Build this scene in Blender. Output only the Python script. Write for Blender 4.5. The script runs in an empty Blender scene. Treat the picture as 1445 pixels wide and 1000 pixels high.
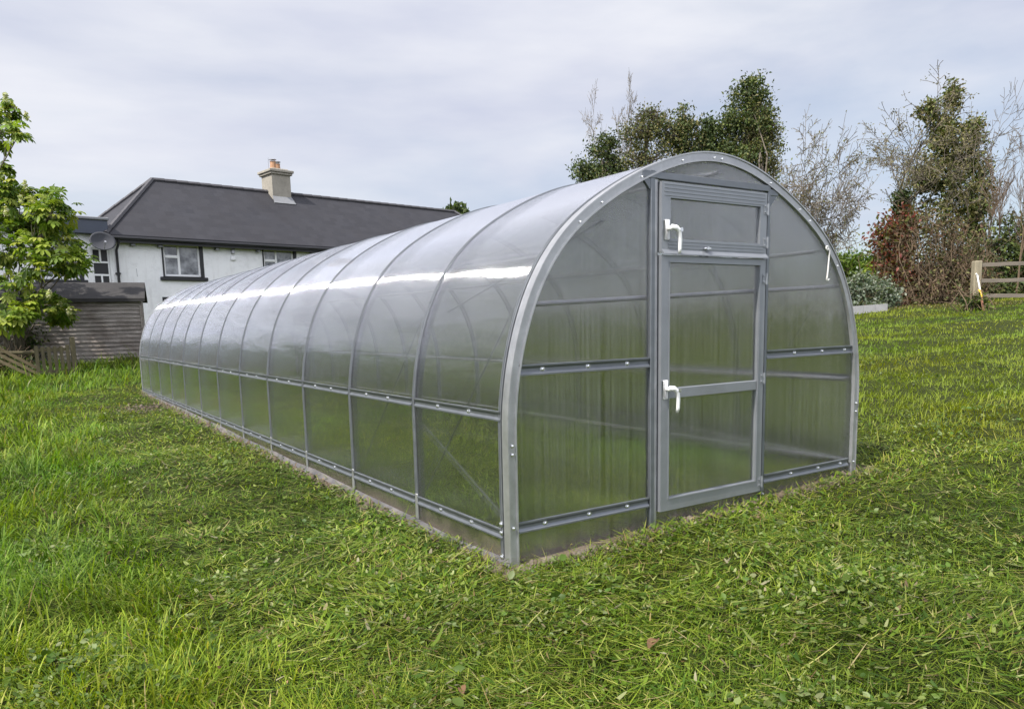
import bpy, math, random
import numpy as np
from mathutils import Vector

SC = bpy.context.scene
COL = SC.collection
R = math.radians
rng = np.random.default_rng(7)

# ------------------------------------------------------------------ camera
FPX, PPX, PPY = 1062.51, 717.88, 604.6
CAM = np.array([-2.05357, -3.13501, 1.24067])
CR = np.array([.83380475, -.55159517, -.0226363])
CU = np.array([.09491341, .10283937, .99015934])
CF = np.array([.54383921, .82774805, -.13810173])


def at(px, py, depth):
    """world point seen at a photo pixel, at a given distance along the view axis"""
    return CAM + depth * (CF + CR * (px - PPX) / FPX - CU * (py - PPY) / FPX)


def make_camera():
    cd = bpy.data.cameras.new('camera')
    co = bpy.data.objects.new('camera', cd)
    COL.objects.link(co)
    from mathutils import Matrix
    m = Matrix(((CR[0], CU[0], -CF[0], CAM[0]), (CR[1], CU[1], -CF[1], CAM[1]),
                (CR[2], CU[2], -CF[2], CAM[2]), (0, 0, 0, 1)))
    co.matrix_world = m
    cd.sensor_width = 36
    cd.lens = FPX / 1445 * 36
    cd.shift_x = (722.5 - PPX) / 1445
    cd.shift_y = (PPY - 500) / 1445
    cd.clip_start = .05
    cd.clip_end = 3000
    SC.camera = co


make_camera()


# ------------------------------------------------------------------ terrain
def sstep(a, b, x):
    t = np.clip((np.asarray(x, float) - a) / (b - a), 0, 1)
    return t * t * (3 - 2 * t)


def ground(x, y):
    x = np.asarray(x, float)
    y = np.asarray(y, float)
    xc = np.clip(x, -12, 26)
    yc = np.clip(y, -15, 26)
    s = np.where(xc < 0, .02 * xc, np.where(xc < 3, .038 * xc, .114 + .072 * (xc - 3) + .008 * (1 - np.exp(-np.maximum(xc - 3, 0)))))
    q = np.maximum(yc - 13, 0)
    rr = .07 * q * q / (q + 4) * sstep(14, 2, xc)
    return .0095 * yc + s + rr


# smooth value noise in numpy
_tab = rng.random((256, 256))


def vnoise(x, y):
    x = np.asarray(x, float); y = np.asarray(y, float)
    xi = np.floor(x).astype(int); yi = np.floor(y).astype(int)
    fx = x - xi; fy = y - yi
    fx = fx * fx * (3 - 2 * fx); fy = fy * fy * (3 - 2 * fy)
    g = lambda a, b: _tab[a & 255, b & 255]
    return (g(xi, yi) * (1 - fx) + g(xi + 1, yi) * fx) * (1 - fy) + (g(xi, yi + 1) * (1 - fx) + g(xi + 1, yi + 1) * fx) * fy


# ------------------------------------------------------------------ mesh building
ORG = {}


class MB:
    def __init__(s):
        s.v = []; s.f = []; s.c = []; s.col = None

    def add(s, vs, fs):
        n = len(s.v)
        s.v.extend([tuple(map(float, p)) for p in vs])
        s.f.extend([tuple(n + i for i in f) for f in fs])
        if s.col is not None:
            s.c.extend([s.col] * len(vs))
        return s

    def hexa(s, p):  # 8 pts: 0-3 bottom ring, 4-7 top ring
        return s.add(p, [(0, 3, 2, 1), (4, 5, 6, 7), (0, 1, 5, 4), (1, 2, 6, 5), (2, 3, 7, 6), (3, 0, 4, 7)])

    def box(s, lo, hi, M=None):
        x0, y0, z0 = lo; x1, y1, z1 = hi
        p = [(x0, y0, z0), (x1, y0, z0), (x1, y1, z0), (x0, y1, z0), (x0, y0, z1), (x1, y0, z1), (x1, y1, z1), (x0, y1, z1)]
        if M: p = [M(*q) for q in p]
        return s.hexa(p)

    def bbox(s, lo, hi, b=.004, M=None):
        """box with chamfered edges"""
        x0, y0, z0 = lo; x1, y1, z1 = hi
        b = min(b, (x1 - x0) * .3, (y1 - y0) * .3, (z1 - z0) * .3)
        vs = []; idx = {}
        for i, x in enumerate((x0, x1)):
            for j, y in enumerate((y0, y1)):
                for k, z in enumerate((z0, z1)):
                    dx, dy, dz = (b if i == 0 else -b), (b if j == 0 else -b), (b if k == 0 else -b)
                    for a, p in enumerate(((x, y + dy, z + dz), (x + dx, y, z + dz), (x + dx, y + dy, z))):
                        idx[i, j, k, a] = len(vs); vs.append(p)
        I = idx; fs = []
        for i in (0, 1):
            f = [I[i, 0, 0, 0], I[i, 1, 0, 0], I[i, 1, 1, 0], I[i, 0, 1, 0]]; fs.append(f if i else f[::-1])
            f = [I[0, i, 0, 1], I[1, i, 0, 1], I[1, i, 1, 1], I[0, i, 1, 1]]; fs.append(f[::-1] if i else f)
            f = [I[0, 0, i, 2], I[1, 0, i, 2], I[1, 1, i, 2], I[0, 1, i, 2]]; fs.append(f if i else f[::-1])
        for i in (0, 1):
            for j in (0, 1):
                fs.append([I[i, j, 0, 0], I[i, j, 1, 0], I[i, j, 1, 1], I[i, j, 0, 1]])
                fs.append([I[i, 0, j, 0], I[i, 1, j, 0], I[i, 1, j, 2], I[i, 0, j, 2]])
                fs.append([I[0, i, j, 1], I[1, i, j, 1], I[1, i, j, 2], I[0, i, j, 2]])
                for k in (0, 1):
                    fs.append([I[i, j, k, 0], I[i, j, k, 1], I[i, j, k, 2]])
        if M: vs = [M(*q) for q in vs]
        return s.add(vs, fs)

    def prism(s, poly, d, cap=True):
        """poly: list of 3d points, extruded by vector d"""
        n = len(poly); d = np.array(d, float)
        vs = [np.array(p, float) for p in poly] + [np.array(p, float) + d for p in poly]
        fs = [(i, (i + 1) % n, n + (i + 1) % n, n + i) for i in range(n)]
        if cap: fs += [tuple(range(n))[::-1], tuple(range(n, 2 * n))]
        return s.add(vs, fs)

    def tube(s, path, rad, sides=6, caps=True):
        path = [np.array(p, float) for p in path]
        n = len(path)
        if not hasattr(rad, '__len__'): rad = [rad] * n
        vs = []
        t0 = path[1] - path[0]
        a = np.array([0, 0, 1.]) if abs(t0[2]) < .9 * np.linalg.norm(t0) else np.array([1., 0, 0])
        for i in range(n):
            t = path[min(i + 1, n - 1)] - path[max(i - 1, 0)]
            t = t / (np.linalg.norm(t) + 1e-9)
            b = np.cross(t, a); b /= np.linalg.norm(b) + 1e-9
            a = np.cross(b, t)
            for k in range(sides):
                an = 2 * math.pi * k / sides
                vs.append(path[i] + rad[i] * (math.cos(an) * b + math.sin(an) * a))
        fs = [(i * sides + k, i * sides + (k + 1) % sides, (i + 1) * sides + (k + 1) % sides, (i + 1) * sides + k)
              for i in range(n - 1) for k in range(sides)]
        if caps:
            fs += [tuple(range(sides))[::-1], tuple(range((n - 1) * sides, n * sides))]
        return s.add(vs, fs)

    def cyl(s, a, b, r, sides=10):
        return s.tube([a, b], r, sides)

    def build(s, name, mat, parent=None, org=None, smooth=False, kind=None):
        return link_mesh(name, np.array(s.v, float).reshape(-1, 3), s.f, mat, parent, org, smooth, kind, s.c if s.col is not None else None)


def link_mesh(name, v, f, mat, parent=None, org=None, smooth=False, kind=None, cols=None):
    o3 = np.zeros(3)
    if parent is not None:
        o3 = ORG[parent.name]
    elif org is not None:
        o3 = np.array(org, float)
    me = bpy.data.meshes.new(name)
    vv = v - o3
    if isinstance(f, tuple):          # numpy: (loop_verts, loop_totals)
        lv, lt = f
        me.vertices.add(len(vv)); me.vertices.foreach_set('co', vv.ravel().astype(np.float32))
        me.loops.add(len(lv)); me.loops.foreach_set('vertex_index', lv.astype(np.int32))
        me.polygons.add(len(lt))
        ls = np.concatenate([[0], np.cumsum(lt)[:-1]]).astype(np.int32)
        me.polygons.foreach_set('loop_start', ls)
        me.update(calc_edges=True)
        me.validate()
    else:
        me.from_pydata([tuple(p) for p in vv], [], f)
        me.update()
    if cols is not None:
        ca = me.color_attributes.new('tint', 'FLOAT_COLOR', 'POINT')
        c = np.array(cols, np.float32)
        if c.shape[1] == 3: c = np.concatenate([c, np.ones((len(c), 1), np.float32)], 1)
        ca.data.foreach_set('color', c.ravel())
    if smooth: me.polygons.foreach_set('use_smooth', [True] * len(me.polygons))
    me.materials.append(mat)
    o = bpy.data.objects.new(name, me)
    COL.objects.link(o)
    if parent is not None:
        o.parent = parent
    elif org is not None:
        o.location = org
    ORG[o.name] = o3
    if kind: o['kind'] = kind
    return o


def tag(o, label, cat, group=None):
    o['label'] = label; o['category'] = cat
    if group: o['group'] = group
    return o


def empty(name, loc, label, cat, group=None):
    o = bpy.data.objects.new(name, None)
    o.empty_display_size = .2
    COL.objects.link(o)
    o.location = loc
    ORG[o.name] = np.array(loc, float)
    return tag(o, label, cat, group)


# ------------------------------------------------------------------ materials
def new_mat(name):
    m = bpy.data.materials.new(name); m.use_nodes = True
    nt = m.node_tree
    for n in list(nt.nodes): nt.nodes.remove(n)
    out = nt.nodes.new('ShaderNodeOutputMaterial')
    return m, nt, out


def nd(nt, typ, ins=None, **kw):
    n = nt.nodes.new(typ)
    for k, v in kw.items(): setattr(n, k, v)
    for k, v in (ins or {}).items():
        if hasattr(v, 'is_output') or isinstance(v, bpy.types.NodeSocket): nt.links.new(v, n.inputs[k])
        else: n.inputs[k].default_value = v
    return n


def c4(c): return (c[0], c[1], c[2], 1)


def ramp(nt, fac, stops):
    r = nd(nt, 'ShaderNodeValToRGB', {0: fac})
    e = r.color_ramp.elements
    while len(e) < len(stops): e.new(.5)
    for i, (p, c) in enumerate(stops):
        e[i].position = p; e[i].color = c4(c)
    return r.outputs[0]


def mixc(nt, fac, a, b, mode='MIX'):
    m = nt.nodes.new('ShaderNodeMix'); m.data_type = 'RGBA'; m.blend_type = mode
    for i, v in ((0, fac), (6, a), (7, b)):
        if isinstance(v, bpy.types.NodeSocket): nt.links.new(v, m.inputs[i])
        else: m.inputs[i].default_value = v if i == 0 else (c4(v) if len(v) == 3 else v)
    return m.outputs[2]


def noise(nt, scale, detail=4, vec=None, rough=.6, stretch=None, obj=True):
    tc = nd(nt, 'ShaderNodeTexCoord')
    v = tc.outputs['Object']
    if stretch:
        mp = nd(nt, 'ShaderNodeMapping', {'Vector': v, 'Scale': stretch}); v = mp.outputs[0]
    return nd(nt, 'ShaderNodeTexNoise', {'Vector': v, 'Scale': scale, 'Detail': detail, 'Roughness': rough})


def simple(name, col, rough=.6, metal=0, var=.25, scale=6, bump=0, bscale=None, stretch=None, spec=.5, dirt=None, dirt_scale=1.5):
    m, nt, out = new_mat(name)
    p = nd(nt, 'ShaderNodeBsdfPrincipled', {'Roughness': rough, 'Metallic': metal, 'Specular IOR Level': spec})
    nz = noise(nt, scale, 5, stretch=stretch)
    a = tuple(x * (1 - var) for x in col); b = tuple(min(1, x * (1 + var)) for x in col)
    c = ramp(nt, nz.outputs[0], [(.25, a), (.75, b)])
    if dirt:
        n2 = noise(nt, dirt_scale, 6, rough=.7)
        fac = nd(nt, 'ShaderNodeMapRange', {0: n2.outputs[0], 1: .48, 2: .72, 3: 0, 4: .8})
        c = mixc(nt, fac.outputs[0], c, dirt)
    nt.links.new(c, p.inputs['Base Color'])
    rr = nd(nt, 'ShaderNodeMapRange', {0: nz.outputs[0], 1: .2, 2: .8, 3: max(0, rough - .08), 4: min(1, rough + .08)})
    nt.links.new(rr.outputs[0], p.inputs['Roughness'])
    if bump:
        nb = noise(nt, bscale or scale * 4, 5, stretch=stretch)
        b = nd(nt, 'ShaderNodeBump', {'Strength': bump, 'Distance': .02, 'Height': nb.outputs[0]})
        nt.links.new(b.outputs[0], p.inputs['Normal'])
    nt.links.new(p.outputs[0], out.inputs[0])
    return m


def leafmat(name, trans=.35, rough=.5, spec=.3, tmul=(1.2, 1.35, .5)):
    """foliage: per-leaf colour attribute 'tint', some light passes through"""
    m, nt, out = new_mat(name)
    a = nd(nt, 'ShaderNodeVertexColor', layer_name='tint')
    p = nd(nt, 'ShaderNodeBsdfPrincipled', {'Base Color': a.outputs[0], 'Roughness': rough, 'Specular IOR Level': spec})
    tcol = mixc(nt, 1.0, a.outputs[0], tmul, 'MULTIPLY')
    t = nd(nt, 'ShaderNodeBsdfTranslucent', {0: tcol})
    x = nd(nt, 'ShaderNodeMixShader', {0: trans, 1: p.outputs[0], 2: t.outputs[0]})
    nt.links.new(x.outputs[0], out.inputs[0])
    return m


def polycarb(name, T, clear=.33, milk=.12, spread=.75, gspread=.85, tint=(.965, .965, .975)):
    """twin-wall polycarbonate: see-through but smeared across its flutes, slightly milky, glossy skin"""
    m, nt, out = new_mat(name)
    geo = nd(nt, 'ShaderNodeNewGeometry')
    wv = nd(nt, 'ShaderNodeVectorMath', {0: geo.outputs['Position'], 1: (1.6, 1.1, 5.0) if T[1] else (3.0, 1, 1.6)}, operation='MULTIPLY')
    wn_ = nd(nt, 'ShaderNodeTexNoise', {'Vector': wv.outputs[0], 'Scale': 1.0, 'Detail': 3})
    wb = nd(nt, 'ShaderNodeBump', {'Strength': .15, 'Distance': .05, 'Height': wn_.outputs[0]})
    sc = nd(nt, 'ShaderNodeVectorMath', {0: geo.outputs['Position'], 'Scale': 917.3}, operation='SCALE')
    wn = nd(nt, 'ShaderNodeTexWhiteNoise', {'Vector': sc.outputs[0]}, noise_dimensions='3D')
    sep = nd(nt, 'ShaderNodeSeparateColor', {0: wn.outputs['Color']})
    s1 = nd(nt, 'ShaderNodeMath', {0: sep.outputs[0], 1: sep.outputs[1]}, operation='ADD')
    s2 = nd(nt, 'ShaderNodeMath', {0: s1.outputs[0], 1: 1.0}, operation='SUBTRACT')

    def bent(amp):
        k = nd(nt, 'ShaderNodeMath', {0: s2.outputs[0], 1: amp * 2}, operation='MULTIPLY')
        v = nd(nt, 'ShaderNodeVectorMath', {0: T, 'Scale': k.outputs[0]}, operation='SCALE')
        a = nd(nt, 'ShaderNodeVectorMath', {0: wb.outputs[0], 1: v.outputs[0]}, operation='ADD')
        return nd(nt, 'ShaderNodeVectorMath', {0: a.outputs[0]}, operation='NORMALIZE').outputs[0]
    # faint flutes and handling marks
    st = (90, 90, 90) if T[0] == 0 else (90, 90, 90)
    fl = noise(nt, 1, 2, stretch=(st[0] if T[0] else .6, st[1] if T[1] else .6, .6))
    big = noise(nt, 1.3, 4, stretch=(1, 1, 1))
    tc = ramp(nt, fl.outputs[0], [(.3, tuple(x * .88 for x in tint)), (.7, tint)])
    rf = nd(nt, 'ShaderNodeBsdfRefraction', {'Color': tc, 'Roughness': .12, 'IOR': 1.22, 'Normal': bent(spread)})
    tp = nd(nt, 'ShaderNodeBsdfTransparent', {'Color': c4(tint)})
    tl = nd(nt, 'ShaderNodeBsdfTranslucent', {0: (.8, .81, .84, 1)})
    df = nd(nt, 'ShaderNodeBsdfDiffuse', {0: (.72, .73, .77, 1)})
    x1 = nd(nt, 'ShaderNodeMixShader', {0: clear, 1: rf.outputs[0], 2: tp.outputs[0]})
    x2 = nd(nt, 'ShaderNodeMixShader', {0: .35, 1: tl.outputs[0], 2: df.outputs[0]})
    mk = nd(nt, 'ShaderNodeMapRange', {0: big.outputs[0], 1: .3, 2: .75, 3: milk * .6, 4: milk * 1.6})
    flm = nd(nt, 'ShaderNodeMapRange', {0: fl.outputs[0], 1: .3, 2: .7, 3: .1, 4: 2.0})
    scu = nd(nt, 'ShaderNodeTexNoise', {'Vector': geo.outputs['Position'], 'Scale': 5.5, 'Detail': 7, 'Roughness': .75, 'Distortion': 1.5})
    scm = nd(nt, 'ShaderNodeMapRange', {0: scu.outputs[0], 1: .60, 2: .78, 3: 0, 4: .09})
    mk1 = nd(nt, 'ShaderNodeMath', {0: mk.outputs[0], 1: flm.outputs[0]}, operation='MULTIPLY')
    mk = nd(nt, 'ShaderNodeMath', {0: mk1.outputs[0], 1: scm.outputs[0]}, operation='ADD')
    x3 = nd(nt, 'ShaderNodeMixShader', {0: mk.outputs[0], 1: x1.outputs[0], 2: x2.outputs[0]})
    gl = nd(nt, 'ShaderNodeBsdfGlossy', {'Color': (.95, .95, .97, 1), 'Roughness': .075, 'Normal': bent(gspread)})
    lw = nd(nt, 'ShaderNodeLayerWeight', {'Blend': .5})
    p5 = nd(nt, 'ShaderNodeMath', {0: lw.outputs['Facing'], 1: 4.0}, operation='POWER')
    fr = nd(nt, 'ShaderNodeMath', {0: p5.outputs[0], 1: 2.2, 2: .04}, operation='MULTIPLY_ADD', use_clamp=True)
    bf = nd(nt, 'ShaderNodeMath', {0: 1.0, 1: geo.outputs['Backfacing']}, operation='SUBTRACT')
    fr2 = nd(nt, 'ShaderNodeMath', {0: fr.outputs[0], 1: bf.outputs[0]}, operation='MULTIPLY')
    x4 = nd(nt, 'ShaderNodeMixShader', {0: fr2.outputs[0], 1: x3.outputs[0], 2: gl.outputs[0]})
    # soil splashed up the foot of the sheet
    tz = nd(nt, 'ShaderNodeSeparateXYZ', {0: geo.outputs['Position']})
    sn = nd(nt, 'ShaderNodeTexNoise', {'Vector': geo.outputs['Position'], 'Scale': 7.0, 'Detail': 6, 'Roughness': .7})
    hz = nd(nt, 'ShaderNodeMath', {0: sn.outputs[0], 1: .34, 2: -.12}, operation='MULTIPLY_ADD')
    dz = nd(nt, 'ShaderNodeMath', {0: hz.outputs[0], 1: tz.outputs[2]}, operation='SUBTRACT')
    df2 = nd(nt, 'ShaderNodeMapRange', {0: dz.outputs[0], 1: -.10, 2: .04, 3: 0, 4: .26})
    dd = nd(nt, 'ShaderNodeBsdfDiffuse', {0: (.24, .20, .17, 1)})
    x5 = nd(nt, 'ShaderNodeMixShader', {0: df2.outputs[0], 1: x4.outputs[0], 2: dd.outputs[0]})
    nt.links.new(x5.outputs[0], out.inputs[0])
    return m


M = {}
M['galv'] = simple('galvanised_steel', (.43, .437, .45), .42, .7, .15, 14, .03, 60)
M['galv_mid'] = simple('galvanised_strap', (.25, .265, .285), .5, .7, .15, 14, .03, 60)
M['galv_dark'] = simple('galvanised_profile', (.20, .215, .235), .5, .8, .12, 14, .03, 60)
M['alu'] = simple('door_profile', (.275, .29, .312), .42, .5, .08, 9)
M['bolt'] = simple('bolt_zinc', (.75, .76, .78), .25, .9, .05, 30)
M['white_plastic'] = simple('white_plastic', (.85, .85, .85), .35, 0, .02, 10)
M['pc_side'] = polycarb('polycarbonate_cover', (0, 1, 0), clear=.60, milk=.014)
M['pc_front'] = polycarb('polycarbonate_end', (1, 0, 0), clear=.36, milk=.05)
M['foil'] = simple('dusty_foil', (.10, .095, .10), .5, 0, .5, 8, .3, 20, dirt=(.22, .19, .165), dirt_scale=3)
M['render'] = None
M['roof'] = None
M['cord'] = simple('white_cord', (.7, .69, .66), .8, 0, .1, 40)
M['black_paint'] = simple('black_paint', (.012, .012, .014), .45, 0, .2, 5)
M['upvc'] = simple('white_frame', (.8, .8, .8), .4, 0, .04, 3)
M['fascia'] = simple('blue_grey_fascia', (.045, .055, .08), .4, 0, .15, 2)
M['lead'] = simple('grey_roof_edge', (.20, .205, .215), .6, 0, .15, 3)
M['chimney'] = simple('tan_render', (.30, .275, .23), .9, 0, .2, 4, .4, 30)
M['pot'] = simple('terracotta', (.38, .21, .115), .75, 0, .2, 6)
M['zinc'] = simple('cowl_metal', (.4, .4, .42), .4, .7, .1, 10)
M['dish'] = simple('dish_grey', (.045, .047, .055), .8, 0, .1, 5)
M['felt'] = simple('roof_felt', (.028, .026, .026), .9, 0, .35, 3, .4, 60, dirt=(.045, .042, .04), dirt_scale=2.5)
M['board'] = simple('weathered_boards', (.25, .222, .20), .85, 0, .5, 2.2, .4, 12, stretch=(1, 1, 9), dirt=(.07, .045, .03), dirt_scale=1.2)
M['timber'] = simple('pale_timber', (.25, .215, .145), .8, 0, .3, 3, .3, 20, stretch=(6, 6, 1))
M['timber_grey'] = simple('greyed_rail', (.16, .135, .105), .85, 0, .3, 2, .4, 12, stretch=(1, 1, 8))
M['gatewood'] = simple('green_timber', (.10, .085, .045), .85, 0, .3, 3, .3, 20, stretch=(6, 6, 1))
M['plank'] = simple('brown_plank', (.20, .155, .085), .85, 0, .3, 3, .3, 20, stretch=(1, 1, 4))
M['concrete'] = simple('concrete', (.27, .27, .27), .9, 0, .15, 5, .3, 30)
M['yellow'] = simple('yellow_plastic', (.75, .45, .03), .4, 0, .05, 5)
M['rust'] = simple('rusty_blade', (.20, .09, .05), .8, .2, .3, 20)
M['bark'] = simple('grey_bark', (.12, .10, .075), .9, 0, .35, 5, .4, 25)
M['bark_pale'] = simple('pale_bark', (.19, .168, .14), .9, 0, .3, 4)
M['bark_brown'] = simple('brown_twig', (.13, .09, .055), .9, 0, .35, 4)
M['leaf'] = leafmat('foliage')
M['leaf_dull'] = leafmat('dense_foliage', .2, .6, .25)
M['grass'] = leafmat('grass_blades', .40, .5, .18, (1.35, 1.35, .4))


def mat_render():
    m, nt, out = new_mat('rough_white_render')
    n1 = noise(nt, .55, 6, rough=.7); n2 = noise(nt, 3.5, 6, rough=.7); n3 = noise(nt, 38, 3)
    c = ramp(nt, n1.outputs[0], [(.30, (.74, .74, .74)), (.5, (.86, .86, .86)), (.7, (.90, .90, .90))])
    f = nd(nt, 'ShaderNodeMapRange', {0: n2.outputs[0], 1: .52, 2: .74, 3: 0, 4: .4})
    c = mixc(nt, f.outputs[0], c, (.58, .57, .57))
    # runs of grime below the gutter
    n4 = noise(nt, 1, 4, stretch=(5, 5, .5))
    f2 = nd(nt, 'ShaderNodeMapRange', {0: n4.outputs[0], 1: .56, 2: .78, 3: 0, 4: .4})
    c = mixc(nt, f2.outputs[0], c, (.55, .53, .51))
    p = nd(nt, 'ShaderNodeBsdfPrincipled', {'Base Color': c, 'Roughness': .95, 'Specular IOR Level': .2})
    b = nd(nt, 'ShaderNodeBump', {'Strength': .7, 'Distance': .03, 'Height': n3.outputs[0]})
    nt.links.new(b.outputs[0], p.inputs['Normal']); nt.links.new(p.outputs[0], out.inputs[0])
    return m


def mat_slate():
    m, nt, out = new_mat('dark_slates')
    tc = nd(nt, 'ShaderNodeTexCoord')
    sp = nd(nt, 'ShaderNodeSeparateXYZ', {0: tc.outputs['Object']})
    w = nd(nt, 'ShaderNodeMath', {0: sp.outputs[2], 1: 5.5}, operation='MULTIPLY')
    fr = nd(nt, 'ShaderNodeMath', {0: w.outputs[0]}, operation='FRACT')
    fl = nd(nt, 'ShaderNodeMath', {0: w.outputs[0]}, operation='FLOOR')
    xo = nd(nt, 'ShaderNodeMath', {0: fl.outputs[0], 1: .5, 2: 0.0}, operation='MULTIPLY_ADD')
    xs = nd(nt, 'ShaderNodeMath', {0: sp.outputs[0], 1: 3.2}, operation='MULTIPLY')
    xx = nd(nt, 'ShaderNodeMath', {0: xs.outputs[0], 1: xo.outputs[0]}, operation='ADD')
    xf = nd(nt, 'ShaderNodeMath', {0: xx.outputs[0]}, operation='FLOOR')
    cmb = nd(nt, 'ShaderNodeCombineXYZ', {0: xf.outputs[0], 1: fl.outputs[0]})
    wn = nd(nt, 'ShaderNodeTexWhiteNoise', {'Vector': cmb.outputs[0]}, noise_dimensions='2D')
    n1 = noise(nt, .8, 6, rough=.7)
    c = ramp(nt, wn.outputs[0], [(0, (.020, .020, .025)), (1, (.030, .030, .036))])
    c = mixc(nt, nd(nt, 'ShaderNodeMapRange', {0: n1.outputs[0], 1: .35, 2: .75, 3: 0, 4: .6}).outputs[0], c, (.025, .023, .025))
    edge = nd(nt, 'ShaderNodeMapRange', {0: fr.outputs[0], 1: 0, 2: .12, 3: .55, 4: 0})
    c = mixc(nt, edge.outputs[0], c, (.018, .018, .02))
    p = nd(nt, 'ShaderNodeBsdfPrincipled', {'Base Color': c, 'Roughness': .62, 'Specular IOR Level': .4})
    b = nd(nt, 'ShaderNodeBump', {'Strength': .5, 'Distance': .02, 'Height': fr.outputs[0]})
    nt.links.new(b.outputs[0], p.inputs['Normal']); nt.links.new(p.outputs[0], out.inputs[0])
    return m


def mat_glass():
    m, nt, out = new_mat('window_glass')
    n1 = noise(nt, 2.2, 3)
    c = ramp(nt, n1.outputs[0], [(.4, (.03, .035, .045)), (.65, (.30, .31, .33))])
    p = nd(nt, 'ShaderNodeBsdfPrincipled', {'Base Color': c, 'Roughness': .06, 'Specular IOR Level': .9})
    nt.links.new(p.outputs[0], out.inputs[0])
    return m


def mat_ground():
    m, nt, out = new_mat('turf_soil')
    n1 = noise(nt, .9, 6, rough=.7); n2 = noise(nt, 14, 5, rough=.7)
    c = ramp(nt, n1.outputs[0], [(.3, (.020, .030, .008)), (.55, (.032, .046, .010)), (.75, (.055, .066, .018))])
    c2 = ramp(nt, n2.outputs[0], [(.35, (.016, .016, .008)), (.7, (.055, .062, .018))])
    c = mixc(nt, .5, c, c2)
    p = nd(nt, 'ShaderNodeBsdfPrincipled', {'Base Color': c, 'Roughness': 1, 'Specular IOR Level': .1})
    b = nd(nt, 'ShaderNodeBump', {'Strength': .8, 'Distance': .05, 'Height': n2.outputs[0]})
    nt.links.new(b.outputs[0], p.inputs['Normal']); nt.links.new(p.outputs[0], out.inputs[0])
    return m


M['render'] = mat_render(); M['roof'] = mat_slate(); M['glass'] = mat_glass()
M['soil'] = simple('bare_soil', (.10, .075, .052), .95, 0, .45, 9, .8, 40, dirt=(.24, .21, .18), dirt_scale=7)

# ------------------------------------------------------------------ light and sky
SUN = np.array([-.595, -.09, .785]); SUN /= np.linalg.norm(SUN)


def sky():
    w = bpy.data.worlds.new('World'); SC.world = w; w.use_nodes = True
    nt = w.node_tree
    bg = nt.nodes['Background']
    s = nd(nt, 'ShaderNodeTexSky', sky_type='NISHITA', sun_disc=False)
    s.sun_elevation = math.asin(SUN[2]); s.sun_rotation = math.atan2(SUN[0], SUN[1])
    s.air_density = 1.0; s.dust_density = 1.2; s.ozone_density = 1.5
    tc = nd(nt, 'ShaderNodeTexCoord')
    mp = nd(nt, 'ShaderNodeMapping', {'Vector': tc.outputs['Generated'], 'Scale': (1.0, 1.3, 4.2), 'Rotation': (.1, .25, .4)})
    n = nd(nt, 'ShaderNodeTexNoise', {'Vector': mp.outputs[0], 'Scale': 1.7, 'Detail': 7, 'Roughness': .52, 'Distortion': .3})
    sp = nd(nt, 'ShaderNodeSeparateXYZ', {0: tc.outputs['Generated']})
    # thin overcast, thicker higher up; opens near the horizon
    el = nd(nt, 'ShaderNodeMapRange', {0: sp.outputs[2], 1: .02, 2: .42, 3: -.10, 4: .34})
    sm = nd(nt, 'ShaderNodeMath', {0: n.outputs[0], 1: el.outputs[0]}, operation='ADD')
    f = nd(nt, 'ShaderNodeMapRange', {0: sm.outputs[0], 1: .30, 2: .80, 3: .35, 4: .97}, interpolation_type='SMOOTHSTEP')
    n2 = nd(nt, 'ShaderNodeTexNoise', {'Vector': mp.outputs[0], 'Scale': 2.6, 'Detail': 6, 'Roughness': .5})
    cc = ramp(nt, n2.outputs[0], [(.32, (4.7, 4.95, 6.0)), (.66, (6.4, 6.5, 7.0))])
    # an overcast sky is brightest overhead; unseen sky behind the viewer boosted to brighten house wall and greenhouse front
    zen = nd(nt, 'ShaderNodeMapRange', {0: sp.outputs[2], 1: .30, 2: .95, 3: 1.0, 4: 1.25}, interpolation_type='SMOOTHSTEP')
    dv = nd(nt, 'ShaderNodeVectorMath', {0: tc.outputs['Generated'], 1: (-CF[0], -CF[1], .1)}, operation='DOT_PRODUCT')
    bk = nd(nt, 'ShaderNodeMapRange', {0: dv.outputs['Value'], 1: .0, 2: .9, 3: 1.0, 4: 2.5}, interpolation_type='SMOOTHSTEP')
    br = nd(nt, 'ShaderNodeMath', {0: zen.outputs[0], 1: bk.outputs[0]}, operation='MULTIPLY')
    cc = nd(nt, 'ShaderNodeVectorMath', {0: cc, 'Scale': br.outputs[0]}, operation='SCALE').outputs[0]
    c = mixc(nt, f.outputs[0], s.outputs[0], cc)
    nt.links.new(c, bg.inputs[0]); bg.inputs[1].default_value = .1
    ld = bpy.data.lights.new('sun', 'SUN'); ld.energy = 5.0; ld.angle = R(.8); ld.color = (1, .95, .88)
    lo = bpy.data.objects.new('sun', ld); COL.objects.link(lo)
    lo.rotation_euler = Vector(SUN).to_track_quat('Z', 'Y').to_euler()


sky()

# ------------------------------------------------------------------ greenhouse
W, BAY, NB = 3.0, 1.049, 12
LEN = BAY * NB
H0, RISE, PP0, PP1 = .6832, 1.5142, .0931, .0835


def prof(off=0.0, zb=-.06, n=72, zb_r=None):
    """points (x, z) of the arch outline, moved inwards by off; legs go down to zb"""
    t = np.linspace(0, math.pi, n)
    c, s = np.cos(t), np.sin(t)
    x = 1.5 - 1.5 * c
    z = H0 + RISE * s + PP0 * np.sin(3 * t) * s + PP1 * np.cos(4 * t) * s * s
    x = np.concatenate([[0, 0, 0], x, [W, W, W]])
    z = np.concatenate([[zb, .2, .45], z, [.45, .2, zb if zb_r is None else zb_r]])
    tx = np.gradient(x); tz = np.gradient(z)
    l = np.hypot(tx, tz)
    nx, nz = tz / l, -tx / l        # inward
    return np.stack([x + nx * off, z + nz * off], 1)


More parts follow.
